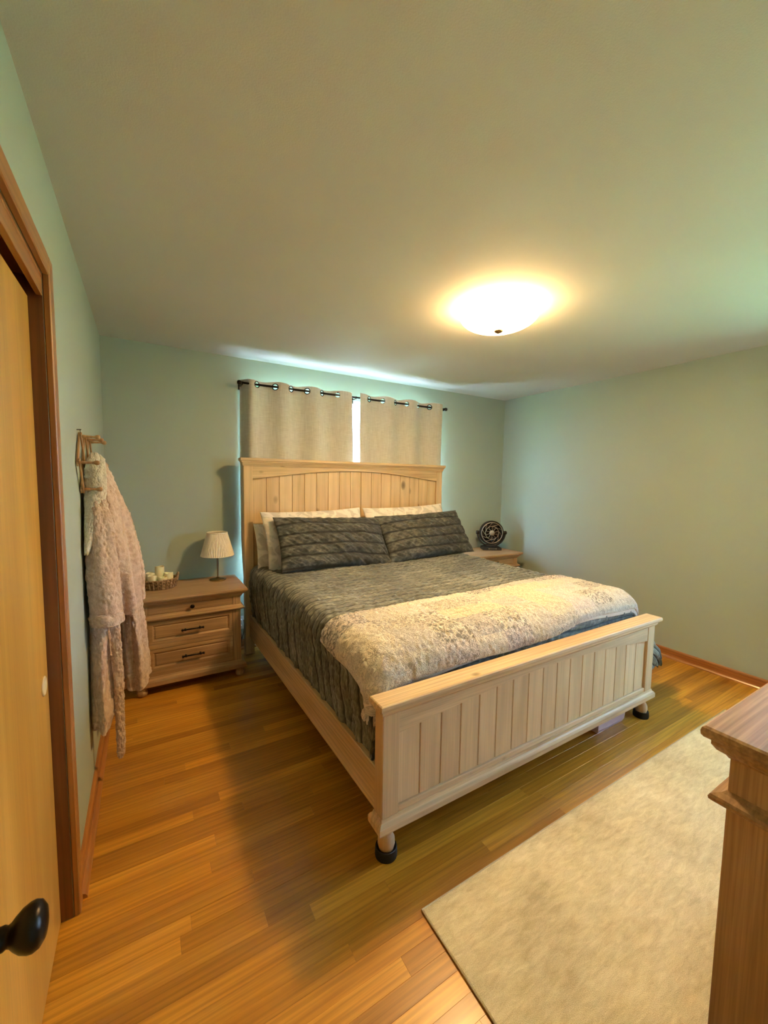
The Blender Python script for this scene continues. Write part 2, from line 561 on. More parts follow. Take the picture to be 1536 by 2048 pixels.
# ------------------------------------------------------------------ room shell
TH = 0.15
CLO = (-3.30, -1.936, 2.045)   # closet opening y0, y1, top
b = new()
box(b, -TH, 0, YF-TH, CLO[0], 0, H); box(b, -TH, 0, CLO[1], TH, 0, H); box(b, -TH, 0, CLO[0], CLO[1], CLO[2], H)
struct(obj('wall_left', b, M['wall']), 'sage green left wall with closet opening')
b = new()
box(b, 0, WB[0], 0, TH, 0, H); box(b, WB[1], W, 0, TH, 0, H)
box(b, WB[0], WB[1], 0, TH, 0, WB[2]); box(b, WB[0], WB[1], 0, TH, WB[3], H)
struct(obj('wall_back', b, M['wall']), 'sage green back wall behind the bed')
b = new()
box(b, W, W+TH, YF-TH, WR[0], 0, H); box(b, W, W+TH, WR[1], TH, 0, H)
box(b, W, W+TH, WR[0], WR[1], 0, WR[2]); box(b, W, W+TH, WR[0], WR[1], WR[3], H)
struct(obj('wall_right', b, M['wall']), 'sage green right wall')
DO = (0.03, 0.86, 2.05)
b = new()
box(b, DO[1], W, YF-TH, YF, 0, H); box(b, 0, DO[0], YF-TH, YF, 0, H); box(b, DO[0], DO[1], YF-TH, YF, DO[2], H)
struct(obj('wall_front', b, M['wall']), 'sage green wall behind the camera with doorway')
b = new(); box(b, -TH-0.7, W+TH, YF-TH-1.3, TH, H, H+0.1)
struct(obj('ceiling', b, M['ceil']), 'off-white textured ceiling')
# hallway beyond the doorway and closet interior keep the shell closed
b = new()
box(b, -0.5, 1.6, YF-TH-1.25, YF-TH-1.15, 0, H); box(b, -0.6, -0.5, YF-TH-1.25, YF-TH, 0, H); box(b, 1.6, 1.7, YF-TH-1.25, YF-TH, 0, H)
struct(obj('wall_hall', b, M['hall']), 'hallway walls beyond the doorway')
b = new()
box(b, -0.75, -0.70, CLO[0]-0.1, CLO[1]+0.1, 0, H); box(b, -0.75, -TH, CLO[0]-0.1, CLO[0]-0.05, 0, H); box(b, -0.75, -TH, CLO[1]+0.05, CLO[1]+0.1, 0, H)
struct(obj('wall_closet', b, M['hall']), 'closet interior walls')

# floor with strip planks
b = new(); box(b, -0.75, W+TH, YF-TH-1.25, TH, -0.06, -0.012)
floor = struct(obj('floor', b, M['floorbase']), 'amber oak strip floor')
PW = 0.0572
row = 0
y = 0.0
plank_meshes = {}
rows = int(math.ceil(-YF/PW))
for r in range(rows):
    y1 = -r*PW
    y0 = max(y1-PW, YF)
    x = -0.14
    first = True
    while x < W:
        L = random.choice((0.6, 0.85, 1.05, 1.3, 1.6, 1.9))
        if first:
            L *= random.uniform(0.35, 1.0)
            first = False
        x1 = min(x+L, W)
        if W-x1 < 0.25:
            x1 = W
        b = new()
        dz = random.uniform(-0.00012, 0.00012)
        box(b, x+0.0001, x1-0.0001, y0+0.0001, y1-0.0001, -0.012, dz, 0.0004, 1)
        o = obj('plank', b, M['plank'], floor)
        x = x1
b = new(); box(b, -0.5, 1.6, YF-TH-1.15, YF-0.0005, -0.012, 0)
obj('hall_board', b, M['plank'], floor)

# baseboards (board + shoe moulding)
def baseboard(name, axis, a0, a1, wallpos, sgn, label):
    e = sempty(name, (wallpos if axis == 'y' else (a0+a1)/2, (a0+a1)/2 if axis == 'y' else wallpos, 0), label)
    prof = [(0.0, 0.0), (0.013, 0.0), (0.013, 0.062), (0.010, 0.072), (0.004, 0.078), (0.0, 0.078)]
    shoe = [(0.013, 0.0), (0.031, 0.0), (0.030, 0.008), (0.025, 0.015), (0.018, 0.019), (0.013, 0.020)]
    for nm, pr in (('board', prof), ('shoe_moulding', shoe)):
        b = new()
        if axis == 'y':
            prism(b, [(wallpos+sgn*p[0], p[1]) for p in pr], a0, a1, 'xz')
            obj(nm, b, M['trim'], e)
        else:
            prism(b, [(wallpos+sgn*p[0], p[1]) for p in pr], a0, a1, 'yz')
            obj(nm, b, M['trimx'], e)
baseboard('baseboard_left', 'y', CLO[1]+0.056, -0.0, 0.0, 1, 'fir baseboard along the left wall')
baseboard('baseboard_right', 'y', YF, 0.0, W, -1, 'fir baseboard along the right wall')
baseboard('baseboard_back', 'x', 0.033, W-0.033, 0.0, -1, 'fir baseboard along the back wall')
baseboard('baseboard_front', 'x', DO[1]+0.06, W-0.033, YF, 1, 'fir baseboard along the front wall')

# closet: casing, jamb, sliding doors
e = sempty('trim_1', (0, CLO[1], 0), 'fir casing and jamb around the closet')
cw = 0.056
pt('casing', M['trimz'], e, (0.0, 0.018, CLO[1], CLO[1]+cw, 0, CLO[2]+cw), bev=0.003)
pt('casing', M['trim'], e, (0.0, 0.018, CLO[0]-cw, CLO[1], CLO[2], CLO[2]+cw), bev=0.003)
pt('casing', M['trimz'], e, (0.0, 0.018, CLO[0]-cw, CLO[0], 0, CLO[2]), bev=0.003)
pt('jamb', M['trimz_shaded'], e, (-TH, 0.0, CLO[1]-0.0005, CLO[1]+0.012, 0, CLO[2]), bev=0.001)
pt('jamb', M['trim'], e, (-TH, 0.0, CLO[0], CLO[1], CLO[2]-0.012, CLO[2]+0.0), bev=0.001)
pt('fascia', M['trim'], e, (-0.016, -0.001, CLO[0], CLO[1], CLO[2]-0.062, CLO[2]-0.012), bev=0.001)
for i, (x0, y0, y1, lab) in enumerate(((-0.062, -2.66, CLO[1]-0.003, 'amber birch sliding closet door beside the jamb'), (-0.102, -3.29, -2.60, 'birch sliding closet door further from the bed'))):
    d = sempty('door_%d' % (i+1), (x0+0.014, (y0+y1)/2, 0.0), lab)
    pt('panel', M['birch'], d, (x0, x0+0.028, y0, y1, 0.006, CLO[2]-0.07), bev=0.002)
    if i == 0:
        b = new()
        lathe(b, [(0.029, 0.0), (0.029, 0.0025), (0.026, 0.004), (0.022, 0.0025), (0.021, 0.001)], (x0+0.028, CLO[1]-0.065, 0.835), 28, 'x')
        obj('finger_pull', b, M['pullcup'], d, True)

# entry door, opened back against the left wall, with its knob
d = sempty('door_3', (0.03, -3.24, 0.0), 'open entry door lying back along the left wall')
DX0, DX1, DY0, DY1 = 0.006, 0.041, -3.655, -2.850
pt('slab', M['birch'], d, (DX0+0.0, DX1, DY0, DY1, 0.012, 2.03), bev=0.002)
kb = new()
KY, KZ = -2.902, 0.912
lathe(kb, [(0.032, 0.0), (0.032, 0.005), (0.027, 0.011), (0.017, 0.016), (0.0135, 0.024), (0.0125, 0.034), (0.0128, 0.041), (0.0110, 0.044), (0.0125, 0.047), (0.0170, 0.051), (0.0222, 0.057), (0.0253, 0.064), (0.0258, 0.069), (0.0235, 0.075), (0.0160, 0.080), (0.005, 0.082)], (DX1, KY, KZ), 40, 'x')
obj('knob', kb, M['bronze'], d, True)
e = sempty('trim_2', (DO[0], YF, 0), 'fir casing around the doorway')
pt('casing', M['trimz'], e, (DO[1], DO[1]+0.056, YF, YF+0.016, 0, DO[2]+0.056), bev=0.002)
pt('casing', M['trimx'], e, (DO[0], DO[1], YF, YF+0.016, DO[2], DO[2]+0.056), bev=0.002)
pt('jamb', M['trimz'], e, (DO[1]-0.012, DO[1], YF-TH, YF, 0, DO[2]), (DO[0], DO[0]+0.012, YF-TH, YF-0.001, 0, DO[2]), bev=0.001)

# windows
def window(name, axis, a0, a1, z0, z1, wall, out, label):
    e = sempty(name, ((a0+a1)/2 if axis == 'x' else wall, wall if axis == 'x' else (a0+a1)/2, z0), label)
    def bx(p0, p1, d0, d1, zz0, zz1):
        dd = sorted((wall+out*d0, wall+out*d1))
        return (p0, p1, dd[0], dd[1], zz0, zz1) if axis == 'x' else (dd[0], dd[1], p0, p1, zz0, zz1)
    fw = 0.045
    pt('window_frame', M['vinyl'], e, bx(a0, a0+fw, 0.05, 0.12, z0, z1), bx(a1-fw, a1, 0.05, 0.12, z0, z1), bx(a0+fw, a1-fw, 0.05, 0.12, z0, z0+fw), bx(a0+fw, a1-fw, 0.05, 0.12, z1-fw, z1))
    am = (a0+a1)/2
    pt('mullion', M['vinyl'], e, bx(am-0.02, am+0.02, 0.06, 0.11, z0+fw, z1-fw))
    pt('window_sill', M['vinyl'], e, bx(a0, a1, -0.012, 0.05, z0, z0+0.014))
    for q0, q1 in ((a0+fw, am-0.02), (am+0.02, a1-fw)):
        pt('pane', M['glasspane'], e, bx(q0, q1, 0.083, 0.087, z0+fw, z1-fw), bev=0)
window('window_1', 'x', WB[0], WB[1], WB[2], WB[3], 0.0, 1, 'window behind the linen curtains')
window('window_2', 'y', WR[0], WR[1], WR[2], WR[3], W, 1, 'window in the right wall near the dresser')
b = new(); box(b, -40, 60, -40, 60, -0.45, -0.40)
struct(obj('ground', b, M['lawn']), 'green lawn outside the windows')

b = new(); box(b, -1.0, 6.0, 0.16, 3.2, -0.40, -0.36)  # unseen slab, added to bounce pale daylight in past the curtains
struct(obj('bounce_slab', b, plain('pale_bounce', (0.52, 0.52, 0.50), 0.9, 0, 0.1, 6.0, 0.3, 80)), 'unseen pale slab added outside the back window to bounce daylight')

# ------------------------------------------------------------------ ceiling light
LX, LY = 1.99, -1.81
cl = thing('ceiling_light', 'glowing white glass bowl ceiling light with brass finial', 'ceiling light', (LX, LY, H))
b = new(); lathe(b, [(0.19, H-0.014), (0.198, H-0.013), (0.20, H-0.010), (0.20, H)], (LX, LY, 0), 48)
obj('ceiling_plate', b, M['white'], cl, angle=40)
b = new(); lathe(b, [(0.005, H-0.128), (0.005, H-0.02)], (LX, LY, 0), 12)
obj('stem', b, M['brass'], cl)
b = new()
prof = []
for i in range(15):
    a = i/14*math.pi/2
    prof.append((0.006+0.215*math.sin(a)**0.92, H-0.03-0.092*math.cos(a)**0.95 if i < 14 else H-0.03))
prof.append((0.226, H-0.024))
prof.append((0.222, H-0.022))
lathe(b, prof, (LX, LY, 0), 48, cap=False)
o = obj('glass_bowl', b, M['lampglass'], cl, True)
b = new(); lathe(b, [(0.002, H-0.030), (0.088, H-0.030), (0.092, H-0.027), (0.092, H-0.014)], (LX, LY, 0), 40)
obj('led_disc', b, M['white'], cl, angle=40)
pl = bpy.data.lights.new('led_light', 'AREA')
pl.shape = 'DISK'; pl.size = 0.16
pl.energy = LED_W; pl.color = LAMP_COL
po = bpy.data.objects.new('led_light', pl); COL.objects.link(po)
po.parent = cl; po.location = (0, 0, -0.033)
b = new(); lathe(b, [(0.004, H-0.142), (0.013, H-0.139), (0.024, H-0.132), (0.025, H-0.126), (0.012, H-0.120)], (LX, LY, 0), 24)
obj('finial', b, M['brass'], cl, True)

# ------------------------------------------------------------------ bed frame
CH, CF = 1.915, 1.950            # centre line at head and foot
bed = thing('king_bed', 'pale pine king bed frame with arched plank headboard and footboard', 'bed', (1.93, -1.2, 0))
def arch_pts(xc, half, z_end, z_mid, n=24):
    out = []
    for i in range(n+1):
        s = -1+2*i/n
        c = (math.cos(abs(s)*math.pi)+1)/2
        rise = 0.25*c+0.75*(1-s*s)
        out.append((xc+s*half, z_end+(z_mid-z_end)*rise))
    return out
# headboard
hb_y0, hb_y1 = -0.200, -0.140
for sx, x0, x1 in ((-1, CH-1.0, CH-0.928), (1, CH+0.928, CH+1.0)):
    pt('headboard_post', M['pinez'], bed, (x0, x1, hb_y0, hb_y1, 0.02, 1.565), bev=0.003)
b = new()
loft_rect(b, [(CH-1.004, CH+1.004, -0.204, -0.132, 1.560), (CH-1.008, CH+1.008, -0.208, -0.132, 1.572), (CH-1.010, CH+1.010, -0.212, -0.132, 1.586), (CH-1.016, CH+1.016, -0.217, -0.130, 1.590), (CH-1.016, CH+1.016, -0.217, -0.130, 1.598),
              (CH-1.024, CH+1.024, -0.226, -0.128, 1.600), (CH-1.024, CH+1.024, -0.226, -0.128, 1.619), (CH-1.022, CH+1.022, -0.223, -0.129, 1.622)])
obj('headboard_cap', b, M['pinex'], bed)
arch = arch_pts(CH, 0.928, 1.458, 1.541)
b = new()
prism(b, [(CH-0.928, 1.561)]+arch+[(CH+0.928, 1.561)], -0.197, -0.150, 'xz')
obj('headboard_rail', b, M['pinex'], bed)
b = new()
for i in range(len(arch)-1):
    pass
tube(b, [(x, -0.1965, z-0.0005) for x, z in arch], 0.0045, 6)
obj('arch_bead', b, M['pinex'], bed, True)
NP = 17
pw = 1.856/NP
for i in range(NP):
    x0 = CH-0.928+i*pw
    b = new(); box(b, x0+0.0010, x0+pw-0.0010, -0.184, -0.166, 0.42, 1.552, 0.0030, 1)
    obj('headboard_plank', b, M['pinez'], bed)
b = new(); box(b, CH-0.928, CH+0.928, -0.1655, -0.155, 0.40, 1.552)
obj('headboard_backing', b, M['pinex'], bed)
pt('headboard_rail', M['pinex'], bed, (CH-0.928, CH+0.928, -0.195, -0.150, 0.30, 0.42), bev=0.003)
# footboard
fo, fi = 0.978, 0.902
FY = -2.290
for x0, x1 in ((CF-fo, CF-fi), (CF+fi, CF+fo)):
    pt('footboard_post', M['pinez_daylit'], bed, (x0, x1, FY, FY+0.060, 0.18, 0.600), bev=0.003)
b = new()
loft_rect(b, [(CF-fo-0.003, CF+fo+0.003, FY-0.003, FY+0.062, 0.590), (CF-fo-0.008, CF+fo+0.008, FY-0.010, FY+0.064, 0.600), (CF-fo-0.008, CF+fo+0.008, FY-0.010, FY+0.064, 0.612), (CF-fo-0.014, CF+fo+0.014, FY-0.018, FY+0.066, 0.616),
              (CF-fo-0.022, CF+fo+0.022, FY-0.028, FY+0.068, 0.621), (CF-fo-0.024, CF+fo+0.024, FY-0.030, FY+0.069, 0.630), (CF-fo-0.022, CF+fo+0.022, FY-0.028, FY+0.068, 0.640), (CF-fo-0.018, CF+fo+0.018, FY-0.024, FY+0.064, 0.6435)])
obj('footboard_cap', b, M['pinex'], bed)
arch = arch_pts(CF, fi, 0.502, 0.562)
b = new(); prism(b, [(CF-fi, 0.594)]+arch+[(CF+fi, 0.594)], FY+0.003, FY+0.045, 'xz')
obj('footboard_rail', b, M['pinex_daylit'], bed)
pt('footboard_rail', M['pinex_daylit'], bed, (CF-fi, CF+fi, FY+0.003, FY+0.045, 0.16, 0.205), bev=0.002)
pw = 2*fi/NP
for i in range(NP):
    x0 = CF-fi+i*pw
    b = new(); box(b, x0+0.0010, x0+pw-0.0010, FY+0.014, FY+0.032, 0.200, 0.57, 0.0030, 1)
    obj('footboard_plank', b, M['pinez_daylit'], bed)
b = new(); box(b, CF-fi, CF+fi, FY+0.0325, FY+0.042, 0.19, 0.575)
obj('footboard_backing', b, M['pinex_daylit'], bed)
b = new()
loft_rect(b, [(CF-fo-0.014, CF+fo+0.014, FY-0.014, FY+0.072, 0.128), (CF-fo-0.018, CF+fo+0.018, FY-0.018, FY+0.076, 0.132), (CF-fo-0.018, CF+fo+0.018, FY-0.018, FY+0.076, 0.156), (CF-fo-0.012, CF+fo+0.012, FY-0.012, FY+0.070, 0.166), (CF-fo-0.004, CF+fo+0.004, FY-0.005, FY+0.064, 0.172), (CF-fo-0.002, CF+fo+0.002, FY-0.002, FY+0.062, 0.182)])
obj('footboard_base_moulding', b, M['pinex_daylit'], bed)
foot_prof = [(0.022, 0.020), (0.029, 0.032), (0.034, 0.052), (0.033, 0.072), (0.026, 0.088), (0.021, 0.094), (0.020, 0.100), (0.027, 0.108), (0.029, 0.118), (0.028, 0.129)]
for sx in (-1, 1):
    b = new(); lathe(b, foot_prof, (CF+sx*0.938, FY+0.030, 0), 28)
    obj('bun_foot', b, M['pinez_daylit'], bed, True)
    c = thing('furniture_cup', 'black rubber cup under the footboard foot nearest the %s' % ('closet' if sx < 0 else 'right wall'), 'furniture cup', (CF+sx*0.938, FY+0.030, 0.0), 'furniture cups under the bed feet')
    b = new(); lathe(b, [(0.043, 0.001), (0.044, 0.010), (0.042, 0.038), (0.040, 0.040), (0.036, 0.039), (0.0355, 0.022), (0.030, 0.0195), (0.002, 0.0195)], (CF+sx*0.938, FY+0.030, 0), 32)
    obj('cup', b, M['rubber'], c, angle=40)
# side rails
for sx in (-1, 1):
    xa, xb = CH+sx*0.955, CF+sx*0.955
    b = new()
    pts = [(xa-0.0125, hb_y0), (xa+0.0125, hb_y0), (xb+0.0125, FY+0.061), (xb-0.0125, FY+0.061)]
    prism(b, pts, 0.165, 0.345, 'xy', 0.003)
    obj('side_rail', b, M['piney'], bed)
    b = new()
    s = -sx*0.03
    pts = [(xa-0.0125+s, hb_y0-0.02), (xa+0.0125+s, hb_y0-0.02), (xb+0.0125+s, FY+0.08), (xb-0.0125+s, FY+0.08)]
    prism(b, pts, 0.140, 0.200, 'xy')
    obj('slat_ledge', b, M['boxspring'], bed)
for cxx, cyy in ((1.45, -1.9), (2.24, -2.0), (1.93, -1.2)):
    b = new(); box(b, cxx-0.02, cxx+0.02, cyy-0.02, cyy+0.02, 0.0, 0.15)
    obj('support_leg', b, M['rubber'], bed)
b = new(); box(b, 1.00, 2.86, -2.21, -0.215, 0.150, 0.172)
obj('slat_deck', b, M['boxspring'], bed)

def skew(x, y):
    return x+0.035*((-y-0.2)/2.09)-0.035*0.5
XC = (CH+CF)/2
# box spring and mattress
b = new(); box(b, XC-0.925, XC+0.925, -2.19, -0.225, 0.174, 0.395, 0.02, 2)
tag(obj('box_spring', b, M['boxspring'], None, angle=40), 'grey box spring inside the bed frame under the mattress', 'box spring')
b = new(); box(b, XC-0.925, XC+0.925, -2.165, -0.215, 0.397, 0.738, 0.055, 5)
tag(obj('mattress', b, M['mattress'], None, angle=50), 'white sheeted mattress showing at the headboard corner', 'mattress')

# ------------------------------------------------------------------ coverlet surface
ZT = 0.757
def cross_section(front):
    """(x,z) polyline from left hem over the top to right hem"""
    left = [(XC-0.925, 0.305), (XC-0.932, 0.36), (XC-0.950, 0.52), (XC-0.958, 0.64)]
    R = 0.085
    arcl = [(XC-0.958+R-R*math.cos(a), ZT-R+R*math.sin(a)) for a in np.linspace(0.1, math.pi/2, 10)]
    arcr = [(XC+0.958-R+R*math.sin(a), ZT-R+R*math.cos(a)) for a in np.linspace(0, math.pi/2-0.1, 10)]
    right = [(XC+0.965, 0.64), (XC+0.985, 0.52), (XC+1.005, 0.40), (XC+1.018, 0.30), (XC+1.022, 0.20)]
    return np.array(left+arcl+arcr+right)
CS = cross_section(0)
CSL = np.concatenate([[0], np.cumsum(np.hypot(*np.diff(CS, axis=0).T))])
U_L = CSL[13]; U_R = CSL[14]         # top begins / ends
def cs_at(u):
    return np.interp(u, CSL, CS[:, 0]), np.interp(u, CSL, CS[:, 1])
VF, RF = 2.075, 0.10
def bed_surface(u, v):
    """u arc across, v arc from the wall towards the foot"""
    x, z = cs_at(u)
    over = np.clip(v-VF, 0, None)
    ang = np.clip(over/RF, 0, math.pi/2)
    rest = np.clip(over-RF*math.pi/2, 0, None)
    y = -(np.minimum(v, VF)+RF*np.sin(ang))
    drop = RF*(1-np.cos(ang))+rest
    # slight sag and softness of the mattress top
    top = np.clip((z-0.68)/0.07, 0, 1)
    # the corner by the footboard bunches outwards on the far side
    fl = np.clip((v-1.72)/0.46, 0, 1); fl = fl*fl*(3-2*fl)
    dn = np.clip((0.60-z)/0.30, 0, 1); dn = np.sin(np.clip(dn, 0, 1)*math.pi*0.60)
    x = x+np.where(x > XC+0.9, 0.30*fl*dn, 0.0)
    z = np.maximum(z-drop, 0.21)+top*0.008*fbm(u*1.7, v*1.7, 0, 2)
    x = skew(x, y)
    return x, y, z
def normals(X, Y, Z):
    P = np.stack([X, Y, Z], -1)
    du = np.gradient(P, axis=1); dv = np.gradient(P, axis=0)
    N = np.cross(du, dv)
    N /= np.linalg.norm(N, axis=-1, keepdims=True)+1e-9
    return N
def disp(X, Y, Z, h, sign=1):
    N = normals(X, Y, Z)*sign
    return X+N[..., 0]*h, Y+N[..., 1]*h, Z+N[..., 2]*h

nu, nv = 460, 560
u = np.linspace(0, CSL[-1], nu)[None, :].repeat(nv, 0)
v = np.linspace(0.235, 2.46, nv)[:, None].repeat(nu, 1)
X, Y, Z = bed_surface(u, v)
vw = v+0.012*fbm(u*2.2, v*2.2, 3.0, 2)
ph = np.abs(np.sin(math.pi*vw/ROW))
side = np.clip((0.70-Z)/0.12, 0, 1)
h = 0.015*(ph+0.005)**0.4
wr = fbm(u*46+v*12, v*16, 1.0, 3)
h = h+0.0050*wr*np.sqrt(ph)+0.004*fbm(u*9, v*9, 5.0, 2)
# soft vertical folds on the sides
h = h+side*0.010*np.sin(v*38+3*fbm(v*3, u*2, 2.0, 2))
N = normals(X, Y, Z)
sgn = 1 if N[nv//3, nu//2, 2] > 0 else -1
Xd, Yd, Zd = disp(X, Y, Z, h, sgn)
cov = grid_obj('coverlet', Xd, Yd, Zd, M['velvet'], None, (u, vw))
md = cov.modifiers.new('thick', 'SOLIDIFY'); md.thickness = 0.006; md.offset = -1 if sgn > 0 else 1
tag(cov, 'dark green crushed velvet coverlet with quilted rows covering the bed', 'coverlet')

# ------------------------------------------------------------------ folded patchwork quilt
nu, nv = 460, 150
s = np.linspace(0, 1, nu)[None, :].repeat(nv, 0)
r = np.linspace(0, 1, nv)[:, None].repeat(nu, 1)
duL = 0.130+0.075*r**1.3+0.012*np.sin(r*9)
duR = 0.13+0.02*r
uu = (U_L-duL)*(1-s)+(U_R+duR)*s
back = 1.700-0.05*s+0.012*np.sin(s*11+1)+0.006*fbm(s*20, 0, 0, 2)
front = 2.262-0.058*np.clip(s*1.1, 0, 1)+0.010*np.sin(s*15)+0.010*np.exp(-((s-0.02)/0.04)**2)
vv = back*(1-r)+front*r
X, Y, Z = bed_surface(uu, vv)
h = 0.034+0.004*fbm(uu*6, vv*6, 2, 2)
edge = np.minimum(np.minimum(r, 1-r)*nv/6, 1)*np.minimum(np.minimum(s, 1-s)*nu/6, 1)
h = h*(0.72+0.28*edge)+0.0035*fbm(uu*70, vv*55, 7, 2)+0.006*np.exp(-((1-r)/0.10)**2)*(1+np.sin(s*23))
N = normals(X, Y, Z); sgn = 1 if N[nv//3, nu//2, 2] > 0 else -1
Xd, Yd, Zd = disp(X, Y, Z, h, sgn)
qroot = thing('quilt', 'cream floral patchwork quilt folded across the foot of the bed', 'quilt', (XC, -1.95, ZT))
q = grid_obj('top_layer', Xd, Yd, Zd, M['quilt'], qroot, (uu, vv))
md = q.modifiers.new('thick', 'SOLIDIFY'); md.thickness = 0.010; md.offset = -1 if sgn > 0 else 1
# lower folded layer, shifted a little so that it peeks out
uu2 = (U_L-duL-0.022*r)*(1-s)+(U_R+duR+0.012)*s
fr2 = front+0.010+0.012*np.sin(s*8+0.5)
vv2 = (back+0.012)*(1-r)+fr2*r
X, Y, Z = bed_surface(uu2, vv2)
h2 = 0.0225+0.002*fbm(uu2*6, vv2*6, 2, 2)
Xd, Yd, Zd = disp(X, Y, Z, h2*(0.9+0.1*edge), sgn)
q = grid_obj('under_layer', Xd[:, ::2], Yd[:, ::2], Zd[:, ::2], M['quiltback'], qroot, (uu2[:, ::2], vv2[:, ::2]))
md = q.modifiers.new('thick', 'SOLIDIFY'); md.thickness = 0.006; md.offset = -1 if sgn > 0 else 1

# ------------------------------------------------------------------ pillows
def pillow(name, label, cat, w, hgt, thick, loc, lean, yaw, roll, mat, rows=0, seed=0, group=None, flange=0.0, n=150):
    a = np.linspace(-1, 1, n)[None, :].repeat(n, 0)
    bq = np.linspace(-1, 1, n)[:, None].repeat(n, 1)
    prof = (np.clip(1-np.abs(a)**2.6, 0, 1)**0.55)*(np.clip(1-np.abs(bq)**2.4, 0, 1)**0.55)
    pinch = 1-0.045*(1-np.abs(bq)**2)*np.abs(a)**3
    pinch2 = 1-0.07*(1-np.abs(a)**2)*np.abs(bq)**3
    px = a*w/2*pinch
    py = bq*hgt/2*pinch2+0.008*np.sin(a*4+seed)*(1-np.abs(bq))
    wr = fbm(a*3+seed, bq*3, seed, 3)
    rowc = (bq*0.5+0.5)*max(rows, 1)+0.16*fbm(a*1.5, bq, seed, 2)
    V = []
    for sgn in (1, -1):
        t_ = thick/2*prof*(1+0.10*wr)
        if rows:
            ph = np.abs(np.sin(math.pi*rowc))
            t_ = t_+0.016*(np.sqrt(ph)-0.7)*np.clip(prof*3, 0, 1)
            t_ = t_+0.011*fbm(a*17+bq*10, bq*3-a*1.5, seed+2, 3)*np.clip(prof*3, 0, 1)*np.sqrt(ph)
        else:
            t_ = t_+0.004*fbm(a*6, bq*6, seed+4, 3)*np.clip(prof*3, 0, 1)
        V.append((px, py, sgn*t_))
    e = thing(name, label, cat, loc, group) if False else None
    # one closed mesh: front grid and back grid joined at the seam
    P = []
    for (x_, y_, z_) in V:
        P.append(np.stack([x_, y_, z_], -1).reshape(-1, 3))
    idx = np.arange(n*n).reshape(n, n)
    A = np.stack([idx[:-1, :-1], idx[:-1, 1:], idx[1:, 1:], idx[1:, :-1]], -1).reshape(-1, 4)
    B = A[:, ::-1]+n*n
    me = bpy.data.meshes.new(name)
    me.from_pydata(np.concatenate(P).tolist(), [], np.concatenate([A, B]).tolist())
    uvs = np.stack([px, rowc*ROW if rows else py], -1).reshape(-1, 2)
    uvs = np.concatenate([uvs, uvs+3.1])
    lay = me.uv_layers.new(name='UVMap')
    li = np.zeros(len(me.loops), np.int32); me.loops.foreach_get('vertex_index', li)
    lay.data.foreach_set('uv', uvs[li].astype(np.float32).ravel())
    bm = new(); bm.from_mesh(me); bmesh.ops.remove_doubles(bm, verts=bm.verts, dist=1e-4); bm.to_mesh(me); bm.free()
    me.polygons.foreach_set('use_smooth', [True]*len(me.polygons))
    me.materials.append(mat)
    o = bpy.data.objects.new(name, me)
    COL.objects.link(o)
    # local: x width, y height, z front. Stand it up (lean from vertical), yaw about z
    Rm = Matrix.Rotation(yaw, 4, 'Z') @ Matrix.Rotation(math.pi/2-lean, 4, 'X') @ Matrix.Rotation(roll, 4, 'Z')
    o.matrix_world = Matrix.Translation(loc) @ Rm
    return tag(o, label, cat, group)
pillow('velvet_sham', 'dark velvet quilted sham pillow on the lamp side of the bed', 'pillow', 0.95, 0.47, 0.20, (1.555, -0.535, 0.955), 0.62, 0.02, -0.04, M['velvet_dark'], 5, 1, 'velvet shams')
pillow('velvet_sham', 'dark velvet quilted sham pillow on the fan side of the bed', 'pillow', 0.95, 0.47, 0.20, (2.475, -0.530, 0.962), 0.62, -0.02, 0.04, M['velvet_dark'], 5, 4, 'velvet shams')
pillow('bed_pillow', 'pale printed pillow propped behind the lamp side velvet sham', 'pillow', 0.90, 0.50, 0.15, (1.470, -0.385, 0.975), 0.40, 0.03, 0.02, M['case'], 0, 8, 'printed pillows')
pillow('bed_pillow', 'pale printed pillow propped behind the fan side velvet sham', 'pillow', 0.92, 0.50, 0.15, (2.395, -0.380, 0.990), 0.40, 0.0, 0.03, M['case'], 0, 11, 'printed pillows')
pillow('bed_pillow', 'pale printed pillow lying lowest at the lamp side against the headboard', 'pillow', 0.80, 0.44, 0.13, (1.375, -0.300, 0.885), 0.25, 0.0, 0.0, M['case'], 0, 15, 'printed pillows')

